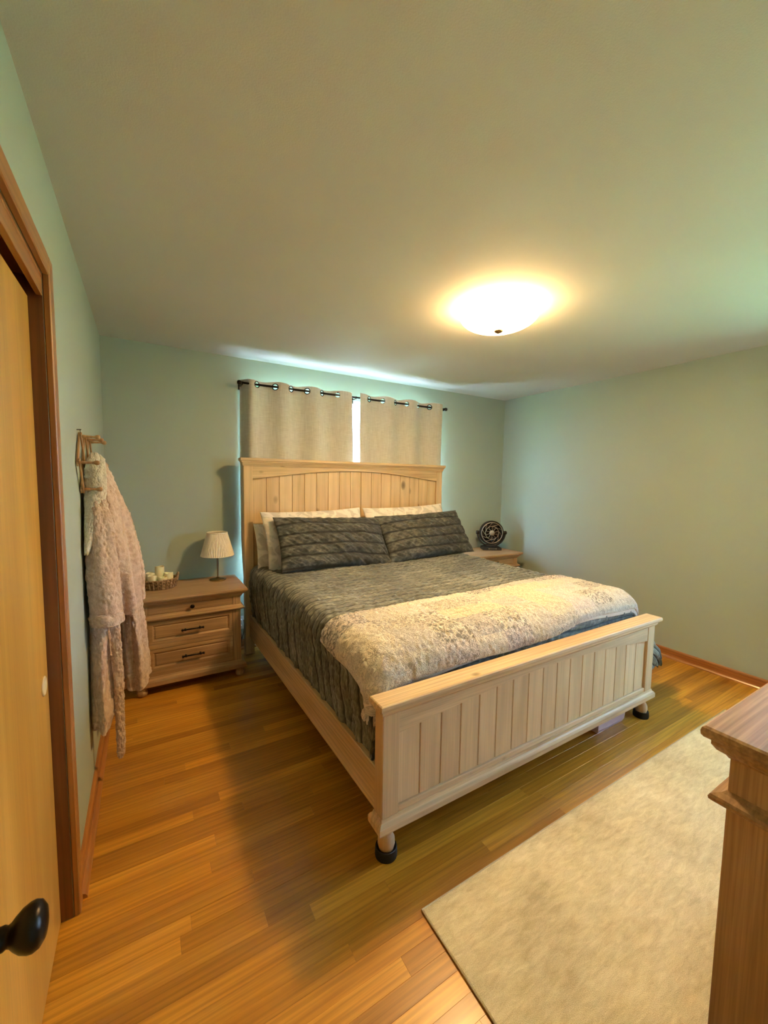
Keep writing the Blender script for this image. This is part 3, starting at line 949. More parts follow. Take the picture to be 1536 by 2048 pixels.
# ------------------------------------------------------------------ nightstands
def drawer(root, x0, x1, z0, z1, yf, fs, panel, hw, mats, name='drawer'):
    """drawer front in plane y=yf facing fs (-1 or +1); hw: 'knob' or 'pull'"""
    mx, mz = mats
    yb = yf-fs*0.018
    b = new()
    if not panel:
        box(b, x0, x1, min(yf, yb), max(yf, yb), z0, z1, 0.002, 1)
    else:
        rr = [(0.0, 0.018), (0.0, 0.0), (0.022, 0.0), (0.030, 0.007), (0.036, 0.009), (0.040, 0.005)]
        bb = new(); R = []
        for ins, dep in rr:
            yy = yf-fs*dep
            R.append([bb.verts.new(p) for p in ((x0+ins, yy, z0+ins), (x1-ins, yy, z0+ins), (x1-ins, yy, z1-ins), (x0+ins, yy, z1-ins))])
        for i in range(len(R)-1):
            for k in range(4):
                bb.faces.new((R[i][k], R[i][(k+1) % 4], R[i+1][(k+1) % 4], R[i+1][k]))
        bb.faces.new(R[-1]); bb.faces.new(R[0][::-1])
        bmesh.ops.recalc_face_normals(bb, faces=bb.faces)
        merge(b, bb)
    d = obj(name, b, mx, root)
    xc, zc = (x0+x1)/2, (z0+z1)/2
    yp = yf if not panel else yf-fs*0.005
    if hw == 'knob':
        b = new(); lathe(b, [(0.007, 0), (0.006, fs*0.012), (0.010, fs*0.016), (0.0145, fs*0.021), (0.0135, fs*0.027), (0.006, fs*0.031)], (xc, yp, zc), 20, 'y')
        obj('knob', b, M['bronze'], d, True)
    else:
        b = new()
        yy = yp+fs*0.028
        tube(b, [(xc-0.066, yy, zc), (xc+0.066, yy, zc)], 0.0055, 10)
        for s_ in (-1, 1):
            tube(b, [(xc+s_*0.046, yp, zc), (xc+s_*0.046, yy, zc)], 0.005, 8)
            lathe(b, [(0.004, xc+s_*0.066-0.006), (0.0085, xc+s_*0.066-0.003), (0.0085, xc+s_*0.066+0.003), (0.004, xc+s_*0.066+0.006)], (0, yy, zc), 12, 'x')
            lathe(b, [(0.0055, xc+s_*0.046-0.008), (0.008, xc+s_*0.046-0.005), (0.008, xc+s_*0.046+0.005), (0.0055, xc+s_*0.046+0.008)], (0, yy, zc), 12, 'x')
        obj('bar_pull', b, M['bronze'], d, True)
    return d
def nightstand(x0, x1, yf, yb, zs, label):
    """x0,x1 body; yf front face y (faces -y); yb back"""
    r = thing('nightstand', label, 'nightstand', ((x0+x1)/2, (yf+yb)/2, 0), 'matching nightstands')
    z = lambda a: a*zs
    b = new()
    ex = 0.045
    loft_rect(b, [(x0-0.002, x1+0.002, yf-0.002, yb, z(0.600)), (x0-0.006, x1+0.006, yf-0.006, yb, z(0.606)), (x0-0.014, x1+0.014, yf-0.012, yb, z(0.618)), (x0-0.026, x1+0.026, yf-0.022, yb, z(0.626)), (x0-0.030, x1+0.030, yf-0.026, yb, z(0.632)), (x0-0.030, x1+0.030, yf-0.026, yb, z(0.637)),
                  (x0-ex+0.003, x1+ex-0.003, yf-0.036, yb+0.01, z(0.638)), (x0-ex, x1+ex, yf-0.039, yb+0.01, z(0.648)), (x0-ex+0.002, x1+ex-0.002, yf-0.037, yb+0.01, z(0.658)), (x0-ex+0.006, x1+ex-0.006, yf-0.033, yb+0.008, z(0.660))])
    obj('top', b, M['nightx'], r)
    # carcass: sides, stiles, rails around recessed drawers
    dx0, dx1 = x0+0.054, x1-0.056
    for sx0, sx1 in ((x0, dx0), (dx1, x1)):
        b = new(); box(b, sx0, sx1, yf, yb, z(0.09), z(0.602), 0.002, 1)
        obj('side_stile', b, M['nightz'], r)
    b = new()
    for za, zb in ((0.09, 0.152), (0.308, 0.338), (0.495, 0.545), (0.614, 0.602)):
        if zb > za:
            box(b, dx0, dx1, yf+0.001, yb, z(za), z(zb), 0.001, 1)
    box(b, dx0, dx1, yf+0.03, yb, z(0.10), z(0.60))
    obj('front_rail', b, M['nightx'], r)
    drawer(r, dx0+0.002, dx1-0.002, z(0.547), z(0.600), yf+0.001, -1, False, 'knob', (M['nightx'], M['nightz']))
    drawer(r, dx0+0.002, dx1-0.002, z(0.340), z(0.493), yf+0.001, -1, True, 'pull', (M['nightx'], M['nightz']))
    drawer(r, dx0+0.002, dx1-0.002, z(0.154), z(0.306), yf+0.001, -1, True, 'pull', (M['nightx'], M['nightz']))
    b = new()
    loft_rect(b, [(x0-0.002, x1+0.002, yf-0.002, yb, z(0.500)), (x0-0.010, x1+0.010, yf-0.010, yb, z(0.505)), (x0-0.024, x1+0.024, yf-0.022, yb, z(0.511)), (x0-0.026, x1+0.026, yf-0.024, yb, z(0.516)), (x0-0.024, x1+0.024, yf-0.022, yb, z(0.521)), (x0-0.010, x1+0.010, yf-0.010, yb, z(0.528)), (x0-0.002, x1+0.002, yf-0.002, yb, z(0.540))])
    obj('waist_moulding', b, M['nightx'], r)
    b = new()
    loft_rect(b, [(x0-0.024, x1+0.024, yf-0.022, yb, z(0.060)), (x0-0.030, x1+0.030, yf-0.028, yb, z(0.066)), (x0-0.030, x1+0.030, yf-0.028, yb, z(0.092)), (x0-0.020, x1+0.020, yf-0.020, yb, z(0.104)), (x0-0.006, x1+0.006, yf-0.006, yb, z(0.112)), (x0-0.002, x1+0.002, yf-0.002, yb, z(0.120))])
    obj('base_moulding', b, M['nightx'], r)
    for fx in (x0+0.010, x1-0.010):
        for fy in (yf+0.012, yb-0.05):
            b = new(); lathe(b, [(0.022, 0.0), (0.030, 0.008), (0.034, 0.022), (0.030, 0.036), (0.026, 0.042), (0.030, 0.048), (0.031, 0.061*zs)], (fx, fy, 0), 22)
            obj('bun_foot', b, M['nightz'], r, True)
    return r
nightstand(0.180, 0.825, -0.484, -0.045, 1.0, 'wooden three-drawer nightstand under the small pleated lamp')
nightstand(3.155, 3.800, -0.464, -0.045, 1.035, 'wooden nightstand in the corner carrying the black fan')

# ------------------------------------------------------------------ table lamp
tx, ty, tz = 0.718, -0.165, 0.660
lp = thing('table_lamp', 'small table lamp with white pleated shade and slim metal stem', 'lamp', (tx, ty, tz))
b = new(); lathe(b, [(0.060, 0.0), (0.061, 0.006), (0.058, 0.010), (0.040, 0.014), (0.014, 0.018), (0.008, 0.024)], (tx, ty, tz), 36)
obj('base', b, M['brass'], lp, angle=50)
b = new(); lathe(b, [(0.0065, 0.015), (0.0065, 0.21), (0.010, 0.212), (0.010, 0.225), (0.013, 0.228), (0.013, 0.27), (0.004, 0.275)], (tx, ty, tz), 18)
obj('stem', b, M['steel'], lp, angle=50)
NPL = 58
nh = 8
X = np.zeros((nh*2, NPL*4)); Y = X.copy(); Z = X.copy()
for i in range(nh*2):
    f = i/(nh-1) if i < nh else (2*nh-1-i)/(nh-1)
    off = 0.0 if i < nh else -0.0022
    R = 0.121*(1-f)+0.073*f
    for k in range(NPL*4):
        a = 2*math.pi*k/(NPL*4)
        w = (0.0, 1.0, 0.0, -1.0)[k % 4]
        rr = R+off+0.0030*w*(0.65+0.35*(1-f))
        X[i, k] = tx+rr*math.cos(a); Y[i, k] = ty+rr*math.sin(a); Z[i, k] = tz+0.197+0.178*f
o = grid_obj('lamp_shade', X, Y, Z, M['shade'], lp, None, True)
o.data.polygons.foreach_set('use_smooth', [False]*len(o.data.polygons))
b = new()
tube(b, [(tx+0.074*math.cos(a), ty+0.074*math.sin(a), tz+0.375) for a in np.linspace(0, 2*math.pi, 40)[:-1]], 0.0035, 8, True)
obj('shade_trim', b, M['shade'], lp, True)
b = new()
tube(b, [(tx+0.1215*math.cos(a), ty+0.1215*math.sin(a), tz+0.197) for a in np.linspace(0, 2*math.pi, 60)[:-1]], 0.0025, 8, True)
obj('shade_trim', b, M['shade'], lp, True)
b = new()
for k in range(3):
    a = k*2.094+0.3
    tube(b, [(tx, ty, tz+0.27), (tx+0.073*math.cos(a), ty+0.073*math.sin(a), tz+0.372)], 0.0015, 6)
obj('spider', b, M['steel'], lp)

# ------------------------------------------------------------------ basket with candles
bx_, by_, bz_ = 0.315, -0.215, 0.660
bk = thing('basket', 'round woven seagrass basket with loop handles holding candles', 'basket', (bx_, by_, bz_))
b = new()
for i in range(6):
    zz = bz_+0.009+i*0.0115
    R = 0.098+0.0035*i
    tw = 22
    pts, rad = [], []
    for k in range(110):
        a = 2*math.pi*k/110
        wob = 0.0030*math.sin(a*tw+i*math.pi)
        pts.append((bx_+(R+wob)*math.cos(a), by_+(R*0.86+wob)*math.sin(a), zz+0.0012*math.sin(a*tw*2+i)))
    tube(b, pts, 0.0068, 7, True)
obj('woven_wall', b, M['basket'], bk, True)
b = new(); lathe(b, [(0.100, 0.001), (0.100, 0.010)], (0, 0, 0), 40)
for vv_ in b.verts:
    vv_.co.y *= 0.86
    vv_.co += Vector((bx_, by_, bz_))
obj('base', b, M['basket'], bk)
b = new()
for k in range(26):
    a = 2*math.pi*k/26
    tube(b, [(bx_+(0.1+0.0036*j)*math.cos(a)*1.055, by_+0.86*(0.1+0.0036*j)*math.sin(a)*1.055, bz_+0.006+0.0125*j) for j in range(6)], 0.0035, 6)
obj('stake', b, M['basket'], bk, True)
for sgn in (-1, 1):
    b = new()
    pts = []
    for k in range(13):
        a = math.pi*k/12
        an = (0.0 if sgn > 0 else math.pi)+(-0.42+0.84*k/12)
        rr = 0.119+0.004*math.sin(a)
        pts.append((bx_+rr*math.cos(an), by_+0.86*rr*math.sin(an), bz_+0.062+0.036*math.sin(a)))
    tube(b, pts, 0.0075, 8)
    obj('handle', b, M['basket'], bk, True)
cand = [(-0.045, -0.028, 0.088, 'cream candle at the front left of the basket'), (0.018, -0.042, 0.076, 'cream candle at the front right of the basket'), (-0.056, 0.024, 0.098, 'cream candle at the rear left of the basket beside the robe'), (0.004, 0.026, 0.140, 'tallest cream candle standing at the back of the basket'), (0.060, 0.008, 0.092, 'cream candle nearest the basket handle on the lamp side')]
for dx, dy, hh, lab in cand:
    x_, y_, z_ = bx_+dx, by_+dy, bz_+0.0105
    c = thing('candle', lab, 'candle', (x_, y_, z_), 'cream candles in the basket')
    b = new()
    R = 0.030
    lathe(b, [(R-0.002, 0.0), (R, 0.003), (R, hh-0.004), (R-0.002, hh), (R-0.005, hh-0.002), (R-0.008, hh-0.010), (0.004, hh-0.016)], (x_, y_, z_), 30)
    for q in b.verts:
        if q.co.z > z_+hh-0.006:
            a = math.atan2(q.co.y-y_, q.co.x-x_)
            q.co.z += 0.003*math.sin(a*2+dx*40)
    obj('wax', b, M['candle'], c, angle=50)
    b = new(); lathe(b, [(0.0014, hh-0.017), (0.0012, hh-0.006)], (x_, y_, z_), 8)
    obj('wick', b, M['cord'], c)

# ------------------------------------------------------------------ black fan (faces the camera side)
fx, fy, fz = 3.615, -0.255, 0.6832
fn_ = thing('desk_fan', 'black round desk fan with tan grille in its yoke stand', 'fan', (fx, fy, fz))
def FB(b):
    return b
R0 = 0.160
fcz = 0.232
b = new()
lathe(b, [(R0*0.80, 0.055), (R0*0.97, 0.045), (R0*1.02, 0.015), (R0*1.03, -0.025), (R0*0.99, -0.040), (R0*0.88, -0.042), (R0*0.86, -0.030), (R0*0.86, 0.040), (R0*0.78, 0.050)], (0, 0, fcz), 48, 'y', cap=False)
housing = obj('housing', b, M['black'], fn_, angle=40, local=True)
b = new(); lathe(b, [(0.001, 0.040), (R0*0.8, 0.045), (R0*0.8, 0.052), (0.001, 0.052)], (0, 0, fcz), 40, 'y')
obj('back_cover', b, M['black'], fn_, angle=40, local=True)
b = new()
tube(b, [(R0*0.88*math.cos(a), -0.043, fcz+R0*0.88*math.sin(a)) for a in np.linspace(0, 2*math.pi, 49)[:-1]], 0.0052, 8, True)
tube(b, [(R0*0.56*math.cos(a), -0.045, fcz+R0*0.56*math.sin(a)) for a in np.linspace(0, 2*math.pi, 49)[:-1]], 0.0030, 6, True)
obj('grille_ring', b, M['gold'], fn_, True, local=True)
for k in range(10):
    a0 = 2*math.pi*k/10
    b = new()
    tube(b, [((0.022+(R0*0.88-0.022)*j/8)*math.cos(a0+0.35*math.sin(j/8*math.pi*1.4)), -0.046, fcz+(0.022+(R0*0.88-0.022)*j/8)*math.sin(a0+0.35*math.sin(j/8*math.pi*1.4))) for j in range(9)], 0.0026, 6)
    obj('grille_spoke', b, M['gold'], fn_, True, local=True)
b = new(); lathe(b, [(0.034, -0.040), (0.036, -0.050), (0.028, -0.056), (0.004, -0.058)], (0, 0, fcz), 28, 'y')
obj('hub_cap', b, M['gold'], fn_, True, local=True)
for k in range(5):
    a0 = 2*math.pi*k/5
    b = new()
    vs = []
    for i in range(7):
        rr = 0.03+(R0*0.80-0.03)*i/6
        wdt = 0.35+0.25*math.sin(i/6*math.pi)
        vs.append([b.verts.new((rr*math.cos(a0+wdt*t_), -0.006+0.020*t_, fcz+rr*math.sin(a0+wdt*t_))) for t_ in (-1, -0.33, 0.33, 1)])
    for i in range(6):
        for j in range(3):
            b.faces.new((vs[i][j], vs[i][j+1], vs[i+1][j+1], vs[i+1][j]))
    o = obj('fan_blade', b, M['black'], fn_, True, local=True)
    mdf = o.modifiers.new('thick', 'SOLIDIFY'); mdf.thickness = 0.002
b = new()
yk = [(R0*1.17*math.cos(a), 0.0, fcz+R0*1.17*math.sin(a)) for a in np.linspace(math.pi*1.02, math.pi*1.98, 33)]
vsy = []
for (x_, y_, z_) in yk:
    n_ = Vector((x_, 0, z_-fcz)).normalized()
    vsy.append([b.verts.new(Vector((x_, 0, z_))+n_*dr+Vector((0, dyy, 0))) for dr, dyy in ((-0.008, -0.022), (0.008, -0.022), (0.008, 0.022), (-0.008, 0.022))])
for i in range(len(vsy)-1):
    for k in range(4):
        b.faces.new((vsy[i][k], vsy[i][(k+1) % 4], vsy[i+1][(k+1) % 4], vsy[i+1][k]))
b.faces.new(vsy[0]); b.faces.new(vsy[-1][::-1])
bmesh.ops.recalc_face_normals(b, faces=b.faces)
obj('yoke', b, M['black'], fn_, angle=40, local=True)
for s_ in (-1, 1):
    b = new(); lathe(b, [(0.020, s_*R0*1.02), (0.024, s_*R0*1.10), (0.026, s_*R0*1.24), (0.020, s_*R0*1.30), (0.004, s_*R0*1.31)], (0, 0, fcz), 20, 'x')
    obj('pivot_knob', b, M['black'], fn_, angle=40, local=True)
b = new()
loft_rect(b, [(-0.122, 0.122, -0.085, 0.085, 0.0), (-0.126, 0.126, -0.088, 0.088, 0.006), (-0.124, 0.124, -0.086, 0.086, 0.034), (-0.095, 0.095, -0.060, 0.070, 0.048), (-0.070, 0.070, -0.035, 0.05, 0.055), (-0.055, 0.055, -0.028, 0.03, 0.068)])
base = obj('base', b, M['black'], fn_, local=True)
b = new()
box(b, -0.040, 0.050, -0.0895, -0.086, 0.020, 0.023)
lathe(b, [(0.006, -0.086), (0.006, -0.092)], (-0.045, 0, 0.0215), 12, 'y'); lathe(b, [(0.006, -0.086), (0.006, -0.092)], (0.052, 0, 0.0215), 12, 'y')
obj('control_mark', b, M['gold'], fn_, local=True)
fn_.rotation_euler = (0, 0, -0.55)
fn_.location = (3.655, -0.20, 0.6832)
fn_.scale = (0.84, 0.84, 0.84)

# ------------------------------------------------------------------ curtain rod and curtains
RZ, RY = 2.222, -0.098
rod = thing('curtain_rod', 'black curtain rod with round end finials above the headboard', 'curtain rod', (1.96, 0.0, RZ))
b = new(); tube(b, [(0.925, RY, RZ), (3.012, RY, RZ)], 0.0085, 14)
obj('rod', b, M['bronze'], rod, True)
for x_, s_ in ((0.925, -1), (3.012, 1)):
    b = new(); lathe(b, [(0.010, x_-s_*0.004), (0.016, x_), (0.018, x_+s_*0.010), (0.017, x_+s_*0.020), (0.010, x_+s_*0.028)], (0, RY, RZ), 20, 'x')
    obj('finial', b, M['bronze'], rod, True)
for x_ in (0.935, 1.955, 3.000):
    b = new(); box(b, x_-0.006, x_+0.006, RY, -0.001, RZ-0.016, RZ-0.008); box(b, x_-0.013, x_+0.013, -0.006, -0.0005, RZ-0.04, RZ+0.02)
    lathe(b, [(0.0105, x_-0.006), (0.0105, x_+0.006)], (0, RY, RZ), 16, 'x')
    obj('bracket', b, M['bronze'], rod)
def curtain(x0, x1, grom, zb, label, seed, ztop, edge_in=0.0, ret_left=False, out_right=0.0):
    """the rod shows in front between grommet pairs: cloth passes behind the rod there"""
    r = thing('linen_curtain', label, 'curtain', ((x0+x1)/2, RY, zb), 'linen curtain panels')
    nx, nz = 380, 260
    xs = np.linspace(x0, x1, nx)[None, :].repeat(nz, 0)
    tt = np.linspace(0, 1, nz)[:, None].repeat(nx, 1)
    # wave: crosses the rod at each grommet, alternating behind and in front
    knots = sorted([x0-0.05]+grom+[x1+0.05])
    ph = np.interp(xs[0], knots, np.arange(len(knots))*math.pi)
    wave = np.sin(ph)[None, :]
    first_front = -1
    amp = 0.027*(1-0.35*tt)
    ys = RY+first_front*wave*amp+0.006*fbm(xs*5+seed, tt*2, seed, 2)
    zz_ = ztop-tt*(ztop-zb)
    if ret_left:
        hug = np.exp(-((xs-x0)/0.045)**2)*np.clip((zz_-0.45)/0.5, 0, 1)
        ys = ys*(1-hug)+(-0.010)*hug
    if out_right:
        ys = ys-out_right*np.exp(-((x1-xs)/0.12)**2)
    zs = ztop+(0.006*np.sin(ph*1.0+1.0))[None, :]*(1-tt)-tt*(ztop-zb)
    xs = xs+0.004*fbm(xs*4, tt*3, seed+3, 2)+edge_in*np.clip(tt*2.5, 0, 1)*((xs-x0)/(x1-x0))**6
    # drop cells inside the grommet holes
    keep = np.ones((nz-1, nx-1), bool)
    xm = (xs[:-1, :-1]+xs[1:, 1:])/2; zm = (zs[:-1, :-1]+zs[1:, 1:])/2
    V = np.stack([xs, ys, zs], -1).reshape(-1, 3)-np.array(rootloc(r))
    idx = np.arange(nz*nx).reshape(nz, nx)
    Fc = np.stack([idx[:-1, :-1], idx[:-1, 1:], idx[1:, 1:], idx[1:, :-1]], -1)
    for g in grom:
        keep &= ((xm-g)/0.019)**2+((zm-RZ)/0.0235)**2 > 1
    Fc = Fc[keep]
    me = bpy.data.meshes.new('panel')
    me.from_pydata(V.tolist(), [], Fc.tolist())
    me.polygons.foreach_set('use_smooth', [True]*len(me.polygons))
    me.materials.append(M['linen'])
    o = bpy.data.objects.new('panel', me); COL.objects.link(o); o.parent = r
    md = o.modifiers.new('thick', 'SOLIDIFY'); md.thickness = 0.0025
    for i, g in enumerate(grom):
        # ring faces along the cloth slope
        dy = np.interp(g+0.006, xs[0], ys[0])-np.interp(g-0.006, xs[0], ys[0])
        slope = math.atan2(dy, 0.012)
        b = new()
        rr = 0.0245
        pts = [(rr*math.cos(a)*math.cos(slope), rr*math.cos(a)*math.sin(slope), rr*math.sin(a)) for a in np.linspace(0, 2*math.pi, 29)[:-1]]
        tube(b, [(p[0]+g, p[1]+RY, p[2]+RZ) for p in pts], 0.0042, 8, True)
        obj('grommet', b, M['bronze'], r, True)
    return r
gl = [1.051, 1.201, 1.336, 1.479, 1.616, 1.767]
gr = [2.093, 2.241, 2.385, 2.520, 2.661, 2.806]
curtain(0.930, 1.895, gl, 0.30, 'beige linen grommet curtain on the lamp side of the window', 3, 2.258, 0.035, True)
curtain(1.985, 2.950, gr, 0.30, 'beige linen grommet curtain on the fan side of the window', 8, 2.262, 0.0, False, 0.010)

# curtains of the right window, drawn to its sides
rod2 = thing('curtain_rod', 'black curtain rod over the window in the right wall', 'curtain rod', (W, -3.1, 2.2))
b = new(); tube(b, [(W-0.08, -3.60, 2.2), (W-0.08, -2.56, 2.2)], 0.0085, 12)
obj('rod', b, M['bronze'], rod2, True)
for y_ in (-3.58, -2.58):
    b = new(); box(b, W-0.085, W-0.0005, y_-0.006, y_+0.006, 2.185, 2.193); box(b, W-0.006, W-0.0005, y_-0.012, y_+0.012, 2.16, 2.21)
    obj('bracket', b, M['bronze'], rod2)
r = None
nz, nx = 60, 80
ysr = np.linspace(-2.94, -2.58, nx)[None, :].repeat(nz, 0)
ttz = np.linspace(0, 1, nz)[:, None].repeat(nx, 1)
xsr = W-0.08+0.03*np.sin((ysr+2.94)/0.36*math.pi*10)
o = grid_obj('side_curtain', xsr, ysr, 2.235-ttz*1.85, M['linen'])
o.modifiers.new('thick', 'SOLIDIFY').thickness = 0.0025
tag(o, 'beige curtain gathered beside the window in the right wall', 'curtain')

# ------------------------------------------------------------------ peg rack on the left wall
rk = thing('peg_rack', 'wooden accordion peg rack on the left wall above the robe', 'coat rack', (0.0, -1.18, 1.40))
MIDY = [-1.430, -1.265, -1.100, -0.935]
TOPY = [-1.3475, -1.1825, -1.0175]
ZM, ZU, ZD = 1.515, 1.628, 1.402
def slat(ya, za, yb_, zb_, xo):
    b = new()
    d = Vector((0, yb_-ya, zb_-za)); L = d.length; d.normalize()
    n_ = Vector((0, -d.z, d.y))
    A = Vector((xo, ya, za))-d*0.014; B = Vector((xo, yb_, zb_))+d*0.014
    w = 0.011
    vs = []
    for x_ in (0.0, 0.0065):
        for p in (A, B):
            for s_ in (-1, 1):
                vs.append(b.verts.new(p+n_*w*s_+Vector((x_, 0, 0))))
    for f in ((0, 1, 3, 2), (4, 6, 7, 5), (0, 2, 6, 4), (1, 5, 7, 3), (0, 4, 5, 1), (2, 3, 7, 6)):
        b.faces.new([vs[i] for i in f])
    bmesh.ops.recalc_face_normals(b, faces=b.faces)
    bmesh.ops.bevel(b, geom=list(b.edges), offset=0.0015, segments=1, affect='EDGES')
    obj('slat', b, M['rack'], rk)
for i in range(3):
    slat(MIDY[i], ZM, TOPY[i], ZU, 0.004); slat(TOPY[i], ZD, MIDY[i], ZM, 0.011)
    slat(TOPY[i], ZU, MIDY[i+1], ZM, 0.011); slat(TOPY[i], ZD, MIDY[i+1], ZM, 0.004)
pegs = [(yy, ZM) for yy in MIDY]+[(yy, ZU) for yy in TOPY]+[(yy, ZD) for yy in TOPY]
for yy, zz in pegs:
    b = new(); lathe(b, [(0.0055, 0.003), (0.0055, 0.018), (0.0075, 0.019), (0.0060, 0.030), (0.0045, 0.055), (0.0050, 0.060), (0.0085, 0.066), (0.0100, 0.073), (0.0085, 0.079), (0.0030, 0.082)], (0, yy, zz), 16, 'x')
    obj('peg', b, M['rack'], rk, True)
b = new(); tube(b, [(0.0, -1.352, 1.655), (0.016, -1.352, 1.656)], 0.0018, 8); tube(b, [(0.012, -1.352, 1.656), (0.012, -1.352, 1.636)], 0.0012, 6)
obj('nail', b, M['bronze'], rk)

# ------------------------------------------------------------------ robe
robe = thing('bathrobe', 'fluffy dusty pink bathrobe with cream collar hanging from the peg rack', 'bathrobe', (0.10, -1.2, 0.15))
def cloth_tube(name, secs, mat, nseg=150, nlev=120, fold=0.010, nf=7, fluff=0.0035, seed=0, hem=0.0, parent=robe):
    """secs: (t, cx, cy, z, ax, ay) from top to bottom"""
    S = np.array(secs)
    tt = np.linspace(0, 1, nlev)
    g = lambda k: np.interp(tt, S[:, 0], S[:, k])
    def sm(a_):
        k_ = np.ones(9)/9
        p = np.pad(a_, 4, mode='edge')
        return np.convolve(p, k_, 'valid')
    cx, cy, cz, ax, ay = (sm(g(k)) for k in (1, 2, 3, 4, 5))
    th = np.linspace(0, 2*math.pi, nseg, endpoint=False)[None, :].repeat(nlev, 0)
    T = tt[:, None].repeat(nseg, 1)
    grow = np.clip(T*2.2, 0.15, 1)
    rip = 1+(fold*np.sin(nf*th+seed+1.5*np.sin(T*3+seed))+0.6*fold*np.sin((nf*2-3)*th+seed*2+T*2))/np.maximum(ax, 0.03)[:, None]*grow
    ct, st_ = np.cos(th), np.sin(th)
    fl = fluff*fbm(th*nseg/22, T*nlev/3.0, seed, 2)
    X = cx[:, None]+ax[:, None]*ct*rip+fl*ct
    Y = cy[:, None]+ay[:, None]*st_*rip+fl*st_
    Z = cz[:, None]+hem*np.sin(th*2+seed)*T**6+fl*0.5
    X = np.maximum(X, 0.0045)
    # close top and bottom
    X = np.vstack([np.full((1, nseg), X[0].mean()), X, X[-1:]*0.35+X[-1].mean()*0.65, np.full((1, nseg), X[-1].mean())])
    Y = np.vstack([np.full((1, nseg), Y[0].mean()), Y, Y[-1:]*0.35+Y[-1].mean()*0.65, np.full((1, nseg), Y[-1].mean())])
    Z = np.vstack([np.full((1, nseg), Z[0].mean()+0.006), Z, Z[-1:]+0.012, np.full((1, nseg), Z[-1].mean()+0.02)])
    return grid_obj(name, X, Y, Z, mat, parent, None, True)
FLM, CRM = M['fleece'], M['cream_fleece']
# torso: narrow at the pegs, widening below
cloth_tube('body', [(0, 0.058, -1.20, 1.525, 0.026, 0.060), (0.10, 0.066, -1.20, 1.46, 0.042, 0.085), (0.30, 0.086, -1.19, 1.31, 0.068, 0.13), (0.6, 0.105, -1.18, 1.08, 0.088, 0.15), (1.0, 0.112, -1.16, 0.80, 0.098, 0.15)], FLM, 200, 170, 0.011, 6, 0.004, 0.4)
# front sleeve with its turned cuff
cloth_tube('sleeve', [(0, 0.062, -1.315, 1.36, 0.030, 0.030), (0.2, 0.068, -1.335, 1.25, 0.046, 0.040), (0.6, 0.072, -1.345, 1.02, 0.056, 0.050), (1.0, 0.078, -1.345, 0.80, 0.056, 0.050)], FLM, 130, 120, 0.006, 4, 0.0035, 2.0)
cloth_tube('cuff', [(0, 0.078, -1.346, 0.850, 0.058, 0.053), (0.3, 0.079, -1.347, 0.845, 0.063, 0.057), (0.8, 0.080, -1.347, 0.800, 0.062, 0.057), (1.0, 0.080, -1.347, 0.792, 0.058, 0.053)], FLM, 130, 26, 0.004, 4, 0.0035, 2.0)
cloth_tube('sleeve', [(0, 0.150, -1.06, 1.28, 0.020, 0.030), (0.3, 0.172, -1.05, 1.13, 0.030, 0.045), (0.7, 0.194, -1.05, 0.96, 0.034, 0.050), (1.0, 0.198, -1.05, 0.815, 0.034, 0.048)], FLM, 110, 100, 0.004, 3, 0.0035, 4.0)
# skirt panels below the waist
cloth_tube('skirt_panel', [(0, 0.050, -1.27, 0.86, 0.040, 0.07), (0.5, 0.044, -1.29, 0.60, 0.036, 0.07), (0.85, 0.046, -1.30, 0.36, 0.040, 0.07), (1.0, 0.036, -1.30, 0.285, 0.030, 0.055)], FLM, 130, 110, 0.005, 4, 0.0035, 6.0, 0.02)
cloth_tube('skirt_panel', [(0, 0.165, -1.10, 0.86, 0.045, 0.09), (0.5, 0.176, -1.08, 0.62, 0.052, 0.10), (1.0, 0.184, -1.06, 0.375, 0.056, 0.11)], FLM, 150, 100, 0.006, 5, 0.0035, 8.0, 0.018)
cloth_tube('back_panel', [(0, 0.10, -1.03, 0.86, 0.075, 0.03), (1.0, 0.095, -1.03, 0.33, 0.075, 0.03)], FLM, 100, 80, 0.006, 5, 0.003, 9.0, 0.01)
# cream collar draped over the pegs and down the front
nz, nx = 110, 46
tt = np.linspace(0, 1, nz)[:, None].repeat(nx, 1)
ss = np.linspace(0, 1, nx)[None, :].repeat(nz, 0)
zc = 1.552-tt*0.43
lx = 0.018-0.004*tt+0.012*np.clip(1-tt*6, 0, 1)
rx = np.interp(tt[:, 0], [0, 0.04, 0.12, 0.33, 0.5, 0.63, 0.77, 0.89, 1.0], [0.068, 0.082, 0.087, 0.088, 0.082, 0.072, 0.053, 0.034, 0.018])[:, None]
Xc = lx*(1-ss)+rx*ss
Yc = -1.300-0.022*np.sin(ss*math.pi*0.9)-0.012*np.clip(tt*3, 0, 1)-0.055*np.clip(tt*1.8-0.7, 0, 1)+0.10*np.clip(1-tt*9, 0, 1)**1.5+0.004*fbm(ss*4, tt*9, 3, 2)
Yc = Yc-0.0035*fbm(ss*26, tt*60, 5, 2)
Zc = zc+0.004*fbm(ss*5, tt*5, 7, 2)+0.012*np.sin(ss*math.pi)*np.clip(1-tt*8, 0, 1)
o = grid_obj('collar', Xc, Yc, Zc, CRM, robe)
md = o.modifiers.new('thick', 'SOLIDIFY'); md.thickness = 0.012; md.offset = 0
b = new()
tube(b, [(rx[i, 0], float(Yc[i, -1]), float(zc[i, 0])) for i in range(4, nz, 3)], 0.008, 10)
for q in b.verts:
    q.co += Vector((random.uniform(-1, 1), random.uniform(-1, 1), random.uniform(-1, 1)))*0.0018
obj('collar_edge', b, CRM, robe, True)
